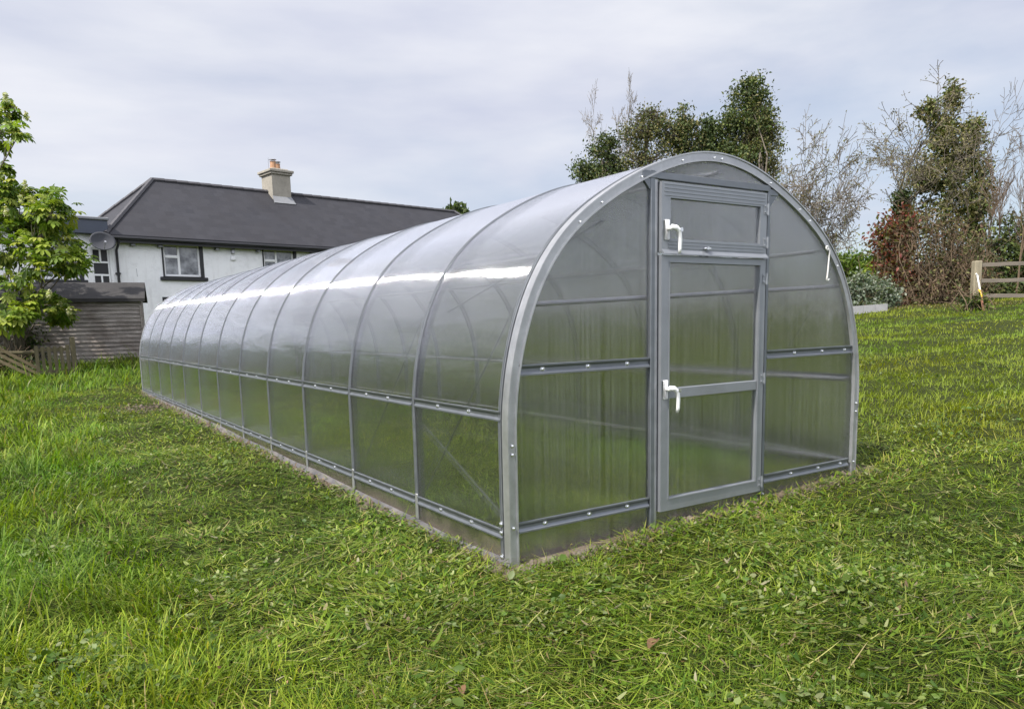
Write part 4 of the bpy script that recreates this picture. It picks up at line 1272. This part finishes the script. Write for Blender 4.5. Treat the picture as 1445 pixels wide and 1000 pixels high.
# ------------------------------------------------------------------ horse chestnut on the left
def chestnut():
    rg = np.random.default_rng(77)
    d = 17.6
    o = plant('horse_chestnut_tree', 'young horse chestnut tree with bright green leaves and pale blossom in front of the shed', 'tree', 18, d + 1.3)
    b = np.array(o.location)
    bl = [(25, 300, 38, 26, 1.5), (70, 300, 28, 24, 1.2), (80, 335, 26, 18, .7), (12, 345, 30, 30, 1.1), (55, 350, 30, 24, .8), (100, 372, 22, 16, .8), (60, 380, 24, 12, .4), (25, 400, 34, 24, .6), (60, 430, 32, 14, 1.0), (86, 442, 12, 12, .6),
          (20, 446, 24, 12, .8), (15, 270, 26, 14, .7), (4, 160, 14, 12, .45), (28, 188, 12, 10, .35), (-2, 196, 12, 12, .3), (0, 236, 7, 12, .2), (-40, 300, 48, 56, 2), (-45, 420, 50, 50, 1.6), (-85, 190, 30, 40, .6), (108, 362, 16, 10, .4), (70, 280, 20, 10, .5)]
    mb = MB()
    P = []; A = []
    fork = b + np.array([0, 0, .35])
    for (px, py, rx, ry, w) in bl:
        dd = d + rg.uniform(-1.0, 1.0)
        c, rad, _ = blob(px, py, dd, rx, ry)
        m1 = fork + (c - fork) * .35 + np.array([0, 0, .25]) + rg.normal(0, .10, 3); m2 = fork + (c - fork) * .7 + rg.normal(0, .10, 3)
        if py < 245: m1 = at(-70, 330, d) + rg.normal(0, .2, 3); m2 = m1 * .35 + c * .65 + np.array([0, 0, .15])
        mb.tube([b - [0, 0, .1] + rg.normal(0, .05, 3) * [1, 1, 0], fork * .6 + m1 * .4, m1, m2, c], [.026, .024, .02, .015, .008], 6, caps=False)
        n = int(46 * w)
        for i in range(n):
            u = rg.normal(0, 1, 3); u /= np.linalg.norm(u)
            q = c + u * np.array(rad) * rg.uniform(.3, 1.25) ** .7
            base = m2 + (c - m2) * rg.uniform(0, 1)
            if i % 3 == 0:
                mb.tube([base, (base + q) / 2 + rg.normal(0, .05, 3) + [0, 0, .04], q], [.010, .007, .004], 4, caps=False)
            for kk in range(rg.integers(1, 4)):
                P.append(q + rg.normal(0, .07, 3)); A.append(u + rg.normal(0, .7, 3))
    mb.build('trunk', M['bark'], o, smooth=True)
    P = np.array(P); A = np.array(A); A[:, 2] -= .15; A /= np.linalg.norm(A, axis=1)[:, None]
    n = len(P)
    pal = [(.13, .19, .022), (.20, .255, .032), (.27, .315, .05), (.07, .12, .015), (.10, .16, .02)]
    cl = pick(rg, n, pal, .2)
    # each leaf: six leaflets fanned from the stalk, drooping at the tips
    side = np.cross(A, [0, 0, 1.0]); side /= np.linalg.norm(side, axis=1)[:, None] + 1e-9
    upv = np.cross(side, A)
    V = []; LV = []; LC = []; cnt = 0
    for j, an in enumerate((-2.0, -1.15, -.4, .4, 1.15, 2.0)):
        L = (.20 if abs(an) < 1 else .17 if abs(an) < 1.5 else .12) * rg.uniform(.8, 1.2, (n, 1))
        dr = A * math.cos(an) + side * math.sin(an)
        pe = -A * math.sin(an) + side * math.cos(an)
        dn = np.array([0, 0, -1.0])
        w = L * .21
        p0 = P; p1 = P + dr * L * .35 + upv * L * .10; p2 = P + dr * L * .72 + dn * L * .05; p3 = P + dr * L * .95 + dn * L * .28
        vs = np.stack([p0, p1 + pe * w * .55, p1 - pe * w * .55, p2 + pe * w, p2 - pe * w, p3, (p1 + upv * -.012), (p2 + upv * -.02)], 1).reshape(-1, 3)
        bs = (cnt + np.arange(n) * 8)[:, None]
        for tri in ((0, 1, 6), (0, 6, 2), (1, 3, 7), (1, 7, 6), (6, 7, 4), (6, 4, 2), (3, 5, 7), (7, 5, 4)):
            LV.append((bs + np.array(tri)).reshape(-1))
        V.append(vs); cnt += n * 8
        LC.append(np.repeat(cl * rg.uniform(.9, 1.1, (n, 1)), 8, 0))
    V = np.concatenate(V); LV = np.concatenate(LV)
    link_mesh('crown', V, (LV, np.full(len(LV) // 3, 3)), M['leaf'], o, None, False, None, np.concatenate(LC))
    # upright blossom candles
    spots = [(30, 282), (48, 290), (52, 305), (75, 292), (88, 300), (15, 152), (8, 140), (38, 165), (70, 415), (85, 428), (48, 425), (20, 440), (98, 440), (10, 300), (66, 318), (8, 395), (36, 262)]
    P = []; C = []
    for px, py in spots:
        c = at(px, py + 4, d + rg.uniform(-.7, .3)); h = rg.uniform(.14, .24)
        for i in range(70):
            t = rg.uniform(0, 1); a = rg.uniform(0, 6.28); rr = .045 * (1 - t * .85)
            P.append(c + [rr * math.cos(a), rr * math.sin(a), h * t])
    P = np.array(P)
    v, f, c = leaf_quads(P, .055, pick(rg, len(P), [(.65, .62, .48), (.52, .52, .32), (.35, .38, .16)], .15), rg, .8)
    link_mesh('blossom', v, f, M['leaf'], o, None, False, None, c)


chestnut()

# ------------------------------------------------------------------ ground sheet
def gz_(x, y):
    """ground with small hummocks, levelled along the greenhouse walls"""
    x = np.asarray(x, float); y = np.asarray(y, float)
    dx = np.maximum(np.maximum(-x, x - W), 0); dy = np.maximum(np.maximum(-y, y - LEN), 0)
    a = sstep(.05, .7, np.hypot(dx, dy)) * sstep(60, 25, np.hypot(x, y))
    m = .075 * (vnoise(x * 1.15, y * 1.15) - .5) + .05 * (vnoise(x * 3.1 + 5, y * 3.1) - .5)
    return ground(x, y) - .012 + a * m


def axis(lo, hi, step, far):
    a = list(np.arange(lo, hi + 1e-6, step)); s = step
    while a[-1] < far: s *= 1.35; a.append(a[-1] + s)
    s = step
    while a[0] > -far: s *= 1.35; a.insert(0, a[0] - s)
    return np.array(a)


gx, gy = axis(-7, 9, .11, 900), axis(-4, 16, .11, 900)
XX, YY = np.meshgrid(gx, gy, indexing='ij')
ZZ = gz_(XX, YY)
nx_, ny_ = len(gx), len(gy)
I = np.arange(nx_ * ny_).reshape(nx_, ny_)
lv = np.stack([I[:-1, :-1], I[1:, :-1], I[1:, 1:], I[:-1, 1:]], -1).reshape(-1)
link_mesh('ground', np.stack([XX, YY, ZZ], -1).reshape(-1, 3), (lv, np.full(len(lv) // 4, 4)), mat_ground(), None, (0, 0, 0), True, 'structure')


# ------------------------------------------------------------------ grass


def long_mask(x, y):
    """1 where the grass is long and tufted, 0 where it was cut or trodden"""
    w = .5 * (vnoise(x * .9 + 4, y * .9) - .5) + .25 * (vnoise(x * 2.7, y * 2.7 + 9) - .5)
    left = sstep(-.95, -1.75, x + w * 1.2)
    left = np.maximum(left, sstep(13.0, 14.0, y + w) * (x < 3.5))
    front = sstep(-1.4, -2.4, y + w) * sstep(-.4, -1.2, x + w)
    return np.clip(np.maximum(left, front), 0, 1)


def soil_mask(x, y):
    """bare earth along the foot of the walls and a small patch by the far corner"""
    inside = (x > -.02) & (x < W + .02) & (y > -.02) & (y < LEN + .02)
    dx = np.maximum(np.maximum(-x, x - W), 0); dy = np.maximum(np.maximum(-y, y - LEN), 0)
    dd = np.hypot(dx, dy) + .30 * (vnoise(x * 4, y * 4) - .5)
    e = .75 * sstep(.09, -.02, dd) * (~inside)
    pt = sstep(.85, .35, np.hypot((x + .35) / .6, (y - 9.6) / .75) + .5 * (vnoise(x * 5, y * 5) - .5))
    return np.maximum(e, pt), inside


TH0 = .5813


def scatter(n, d0, d1, pw, half=1.02):
    u = rng.random(n)
    q = 2 - pw
    dd = (d0 ** q + u * (d1 ** q - d0 ** q)) ** (1 / q)
    th = TH0 + rng.uniform(-half, half, n)
    return CAM[0] + dd * np.sin(th), CAM[1] + dd * np.cos(th), dd


def blades(x, y, z, L, wd, az, lean, curl, col, name, label=None, mat='grass'):
    """tapered, bending blades with three segments"""
    n = len(x)
    ts = np.array([0, .4, .75, 1.0])
    dirx, diry = np.cos(az), np.sin(az)
    sx, sy = -diry, dirx
    wprof = [1.0, .92, .62]
    V = np.zeros((n, 7, 3)); k = 0
    px, pz = np.zeros(n), np.zeros(n)
    prev = 0
    for i, t in enumerate(ts):
        if i:
            ang = lean + curl * (t + prev) / 2
            ds = (t - prev) * L
            px = px + ds * np.sin(ang); pz = pz + ds * np.cos(ang)
        prev = t
        zz = np.maximum(pz, .004 + .012 * t)
        cx, cy, cz = x + dirx * px, y + diry * px, z + zz
        if i < 3:
            for sg in (-1, 1):
                V[:, k, 0] = cx + sg * sx * wd * wprof[i] * .5; V[:, k, 1] = cy + sg * sy * wd * wprof[i] * .5; V[:, k, 2] = cz; k += 1
        else:
            V[:, k, 0] = cx; V[:, k, 1] = cy; V[:, k, 2] = cz
    b = np.arange(n)[:, None] * 7
    lv = np.concatenate([b + [0, 1, 3, 2], b + [2, 3, 5, 4], b + [4, 5, 6]], 1).ravel()
    lt = np.tile([4, 4, 3], n)
    grad = np.array([.92, .92, .92, .92, .95, .95, 1.0])
    c = (col[:, None, :] * grad[None, :, None]).reshape(-1, 3)
    o = link_mesh(name, V.reshape(-1, 3), (lv, lt), M[mat], None, (0, 0, 0), False, 'stuff', c)
    return o


GREEN = np.array([(.115, .185, .014), (.15, .22, .018), (.19, .255, .024), (.080, .14, .012), (.22, .27, .035)])
DARKG = np.array([(.050, .098, .010), (.066, .12, .012), (.082, .14, .014)])
YEL = np.array([(.27, .31, .05), (.33, .35, .085), (.38, .37, .13), (.25, .27, .06)])
STRAW = np.array([(.36, .30, .15), (.30, .23, .10), (.20, .13, .06)])


def grass():
    # ---- standing grass
    n = 620000
    x, y, d = scatter(n, 1.5, 42, 1.62)
    lm = long_mask(x, y); sm, ins = soil_mask(x, y)
    cl = vnoise(x * 3.1, y * 3.1); cl2 = vnoise(x * 9 + 3, y * 9); cl3 = vnoise(x * .55, y * .55 + 2)
    keep = rng.random(n) < (1 - .93 * sm) * np.where(ins, 1.0, 1) * (.35 + .75 * cl2)
    keep &= ~((x > -.03) & (x < 3.03) & ((np.abs(y) < .02) | (np.abs(y - LEN) < .03))) & ~((y > -.03) & (y < LEN + .03) & ((np.abs(x) < .035) | (np.abs(x - W) < .035)))
    x, y, d, lm, cl, cl2, cl3, ins = (a[keep] for a in (x, y, d, lm, cl, cl2, cl3, ins))
    n = len(x)
    z = gz_(x, y)
    right_lawn = sstep(3.6, 5.0, x)
    base = .048 + .105 * lm * (.25 + 1.5 * cl ** 1.7) + .02 * cl3 + .012 * right_lawn + .075 * sstep(13.5, 15.5, y) * (x < 3)
    base = base * np.where(ins, 1.25, 1)
    L = base * rng.lognormal(0, .33, n)
    wd = (.0025 + .0016 * lm) * (d / 2.5) ** (.62 + .14 * right_lawn) * rng.uniform(.6, 1.5, n)
    az = rng.uniform(0, 6.28, n) + 0
    # long grass bends roughly one way within a tuft
    tuft = 6.28 * 2 * vnoise(x * 1.3 + 20, y * 1.3)
    az = np.where(rng.random(n) < .6, tuft + rng.normal(0, .6, n), az)
    lean = np.abs(rng.normal(.25, .3, n)) + (1 - lm) * rng.uniform(0, 1.0, n) * (1 - .6 * right_lawn)
    curl = np.abs(rng.normal(.7, .5, n)) + .5 * lm
    i = rng.random(n)
    col = np.where((i < .80)[:, None], GREEN[rng.integers(0, 5, n)], np.where((i < .955)[:, None], DARKG[rng.integers(0, 3, n)], np.where((i < .985)[:, None], YEL[rng.integers(0, 4, n)], STRAW[rng.integers(0, 3, n)])))
    tone = .52 + .62 * vnoise(x * 1.7 + 7, y * 1.7) + .35 * (vnoise(x * 6 + 7, y * 6) - .3) + .3 * (vnoise(x * .35, y * .35 + 5) - .5)
    col = col * np.array([[.93, .98, 1.0]])
    even = (.7 * right_lawn)[:, None]
    col = col * (1 - even) + even * np.array([[.150, .205, .022]])
    tone = tone * (1 - .65 * right_lawn) + .86 * .65 * right_lawn
    warm = (vnoise(x * .7 + 31, y * .7 + 3) - .5)[:, None] * np.array([[.55, .12, -.2]])
    col = col * (1 + warm) * tone[:, None] * rng.uniform(.85, 1.15, (n, 1))
    col = col * 1.2 * np.where(ins, 1.6, 1.0)[:, None]  # grass inside coloured lighter to make up for light lost through the sheets
    col = col * (1 + right_lawn[:, None] * np.array([[.22, .16, .14]]))
    q1, q2 = at(1262, 446, 22.0)[:2], at(1405, 434, 20.4)[:2]
    tt = np.clip(((x - q1[0]) * (q2[0] - q1[0]) + (y - q1[1]) * (q2[1] - q1[1])) / ((q2 - q1) @ (q2 - q1)), 0, 1)
    dq = np.hypot(x - q1[0] - tt * (q2[0] - q1[0]), y - q1[1] - tt * (q2[1] - q1[1])) + .8 * (vnoise(x * 1.7, y * 1.7) - .5)
    dry = (sstep(1.3, .3, dq) * (rng.random(n) < .75))[:, None]
    col = col * (1 - dry) + dry * STRAW[rng.integers(0, 2, n)] * rng.uniform(.6, 1.0, (n, 1))
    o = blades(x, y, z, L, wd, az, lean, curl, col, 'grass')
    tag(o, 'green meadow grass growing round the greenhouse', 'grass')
    # ---- cut grass lying flat
    n = 230000
    x, y, d = scatter(n, 1.5, 17, 1.55)
    lm = long_mask(x, y); sm, ins = soil_mask(x, y)
    keep = (rng.random(n) < (1 - .8 * lm) * (1 - .75 * sm) * (.25 + vnoise(x * 2.3 + 1, y * 2.3)) * sstep(5.2, 3.8, x)) & ~ins
    x, y, d = x[keep], y[keep], d[keep]
    n = len(x)
    z = gz_(x, y) + rng.uniform(.004, .05, n)
    L = rng.lognormal(-2.6, .45, n)
    wd = .0032 * (d / 2.5) ** .55 * rng.uniform(.6, 1.7, n)
    bits = rng.random(n) < .3           # shredded leaves
    wd = np.where(bits, wd * rng.uniform(1.8, 3.2, n), wd); L = np.where(bits, L * .55, L)
    az = np.where(rng.random(n) < .4, 6.28 * 1.5 * vnoise(x * 1.1, y * 1.1) + rng.normal(0, .5, n), rng.uniform(0, 6.28, n))
    lean = rng.normal(1.45, .16, n); curl = rng.normal(.15, .35, n)
    i = rng.random(n)
    col = np.where((i < .52)[:, None], GREEN[rng.integers(0, 5, n)], np.where((i < .74)[:, None], DARKG[rng.integers(0, 3, n)], np.where((i < .93)[:, None], YEL[rng.integers(0, 4, n)], STRAW[rng.integers(0, 3, n)])))
    col = 1.14 * col * (.5 + .5 * vnoise(x * 1.9, y * 1.9 + 3) + .4 * vnoise(x * 7, y * 7 + 3))[:, None] * rng.uniform(.8, 1.2, (n, 1))
    col = np.where(bits[:, None], col * np.array([[.78, .86, 1.1]]), col)
    o = blades(x, y, z, L, wd, az, lean, curl, col, 'grass_clippings')
    tag(o, 'cut grass lying flat in front of the greenhouse', 'grass clippings')
    # ---- broad-leaved weeds: dock, buttercup, clover
    n = 32000
    x, y, d = scatter(n, 1.5, 14, 1.5)
    pw = vnoise(x * 1.6 + 11, y * 1.6); sm, ins = soil_mask(x, y)
    keep = (rng.random(n) < sstep(.35, .8, pw)) & ~ins & (rng.random(n) > .7 * sm) & ~((x > -.1) & (x < 3.1) & (y > -.12) & (y < LEN))
    x, y, d = x[keep], y[keep], d[keep]
    lm = long_mask(x, y)
    n0 = len(x)
    k = rng.integers(2, 6, n0)
    X = np.repeat(x, k); Y = np.repeat(y, k); LMk = np.repeat(lm, k)
    n = len(X)
    X = X + rng.normal(0, .022, n); Y = Y + rng.normal(0, .022, n)
    pts = np.stack([X, Y, gz_(X, Y) + rng.uniform(.015, .06, n) + .05 * LMk * rng.random(n)], 1)
    az = rng.uniform(0, 6.28, n); dirs = np.stack([np.cos(az), np.sin(az), rng.uniform(-.1, .5, n)], 1)
    pal = [(.085, .14, .022), (.11, .165, .025), (.06, .11, .016), (.15, .19, .05), (.19, .225, .09)]
    size = np.repeat(rng.choice([.016, .022, .030, .05], n0, p=[.4, .36, .2, .04]), k)
    v, f, c = leaf_quads(pts, size, pick(rng, n, pal, .22), rng, .66, 0, .8, dirs, True)
    o = link_mesh('weeds', v, f, M['leaf'], None, (0, 0, 0), False, 'stuff', c)
    tag(o, 'small broad-leaved weeds among the grass', 'weeds')
    # ---- dark seed heads and brown bits
    n = 900
    x, y, d = scatter(n, 1.6, 9, 1.4)
    sm, ins = soil_mask(x, y); k_ = ~ins
    x, y = x[k_], y[k_]; n = len(x)
    lm = long_mask(x, y)
    pts = np.stack([x, y, gz_(x, y) + .015 + .09 * lm * rng.random(n)], 1)
    v, f, c = leaf_quads(pts, .022, pick(rng, n, [(.07, .035, .02), (.12, .07, .03), (.05, .03, .02), (.30, .22, .12)], .3), rng, .7, 0)
    o = link_mesh('plant_litter', v, f, M['leaf_dull'], None, (0, 0, 0), False, 'stuff', c)
    tag(o, 'brown seed heads and dead bits scattered in the grass', 'plant litter')


grass()


# bare earth along the walls and by the far corner, as clods
def soil():
    n = 5200
    t = rng.random(n)
    side = t < .62
    x = np.where(side, -np.abs(rng.normal(.02, .045, n)) - .015, rng.uniform(-.1, 3.15, n))
    y = np.where(side, rng.uniform(-.1, LEN, n) ** 1.0, -np.abs(rng.normal(.03, .06, n)) - .02)
    m = (t > .90); x = np.where(m, rng.normal(-.38, .24, n), x); y = np.where(m, rng.normal(9.6, .32, n), y)
    m = (t > .86) & (t <= .90); x = np.where(m, W + np.abs(rng.normal(.04, .08, n)), x); y = np.where(m, rng.uniform(-.15, .5, n), y)
    r = rng.lognormal(-4.45, .45, n)
    V = []; Fc = []
    oct_ = np.array([(1, 0, 0), (0, 1, 0), (-1, 0, 0), (0, -1, 0), (0, 0, .8), (0, 0, -.8)], float)
    jit = rng.uniform(.6, 1.35, (n, 6, 1))
    rot = rng.uniform(0, 6.28, n); c, s = np.cos(rot), np.sin(rot)
    P = oct_[None] * jit * r[:, None, None]
    Q = P.copy(); Q[..., 0] = P[..., 0] * c[:, None] - P[..., 1] * s[:, None]; Q[..., 1] = P[..., 0] * s[:, None] + P[..., 1] * c[:, None]
    Q += np.stack([x, y, gz_(x, y) + r * .3], 1)[:, None, :]
    b = np.arange(n)[:, None] * 6
    tri = [0, 1, 4, 1, 2, 4, 2, 3, 4, 3, 0, 4, 1, 0, 5, 2, 1, 5, 3, 2, 5, 0, 3, 5]
    lv = (b + np.array(tri)).ravel()
    o = link_mesh('soil', Q.reshape(-1, 3), (lv, np.full(n * 8, 3)), M['soil'], None, (0, 0, 0), False, 'stuff')
    tag(o, 'crumbs of bare earth along the foot of the greenhouse walls', 'soil')
    # low bank of earth under the crumbs
    mb = MB(); k = 90
    ys = np.linspace(-.12, LEN, k)
    A = [(-.04 - .05 * vnoise(q * 2.3, 1.1), q, gz_(-.2, q) - .01) for q in ys]; B = [(-.025, q, gz_(0, q) + .004 + .014 * vnoise(q * 3, 4.4)) for q in ys]; C = [(.06, q, gz_(0, q) + .02) for q in ys]
    mb.add(A + B + C, [(r_ * k + i + 1, r_ * k + i, (r_ + 1) * k + i, (r_ + 1) * k + i + 1) for r_ in (0, 1) for i in range(k - 1)])
    xs = np.linspace(-.12, 3.2, 40); k = 40
    A = [(q, -.055 - .04 * vnoise(q * 3, 6.1), gz_(q, -.2) - .01) for q in xs]; B = [(q, -.025, gz_(q, 0) + .004 + .014 * vnoise(q * 4, 2.4)) for q in xs]; C = [(q, .08, gz_(q, 0) + .02) for q in xs]
    mb.add(A + B + C, [(r_ * k + i, r_ * k + i + 1, (r_ + 1) * k + i + 1, (r_ + 1) * k + i) for r_ in (0, 1) for i in range(k - 1)])
    o = mb.build('earth_bank', M['soil'], None, (0, 0, 0), True, 'structure')


soil()


# two dead leaves and a bit of brown litter that stand out in the foreground
def dead_leaf(px, py, size, az, label):
    d = at(px, py, 1.0) - CAM
    t = 2.0
    for _ in range(12):
        p = CAM + d * t; t += (p[2] - float(gz_(p[0], p[1])) - .035) / -d[2] * .9
    p = CAM + d * t
    mb = MB(); n = 7
    a = np.array([math.cos(az), math.sin(az), .05]); s = np.array([-a[1], a[0], 0])
    L, Rr, Cc = [], [], []
    for i in range(n):
        u = i / (n - 1); w = size * .28 * math.sin(math.pi * min(1, u * .92 + .06)) ** .8
        c = p + a * size * (u - .5) + np.array([0, 0, .015 * math.sin(u * 3)])
        Cc.append(c); L.append(c + s * w + [0, 0, .012]); Rr.append(c - s * w + [0, 0, .018])
    mb.add(L + Cc + Rr, [(i, i + 1, n + i + 1, n + i) for i in range(n - 1)] + [(n + i, n + i + 1, 2 * n + i + 1, 2 * n + i) for i in range(n - 1)])
    tag(mb.build('dead_leaf', M['dead'], None, tuple(p), True), label, 'leaf')


M['dead'] = simple('dead_leaf_brown', (.13, .068, .03), .8, 0, .4, 30)
dead_leaf(922, 912, .08, .4, 'brown curled dead leaf lying in the cut grass in front of the greenhouse door')
dead_leaf(652, 980, .05, 1.2, 'small orange-brown dead leaf in the grass at the bottom edge of the lawn')

# ------------------------------------------------------------------ render settings
SC.view_settings.view_transform = 'Standard'
SC.view_settings.look = 'None'
SC.view_settings.exposure = 0.45
SC.view_settings.gamma = 1.0
cy = SC.cycles
cy.max_bounces = 16; cy.diffuse_bounces = 3; cy.glossy_bounces = 4; cy.transmission_bounces = 14; cy.transparent_max_bounces = 24
cy.caustics_refractive = True; cy.caustics_reflective = False
cy.sample_clamp_indirect = 6
cy.use_denoising = True
cy.denoiser = 'OPENIMAGEDENOISE'
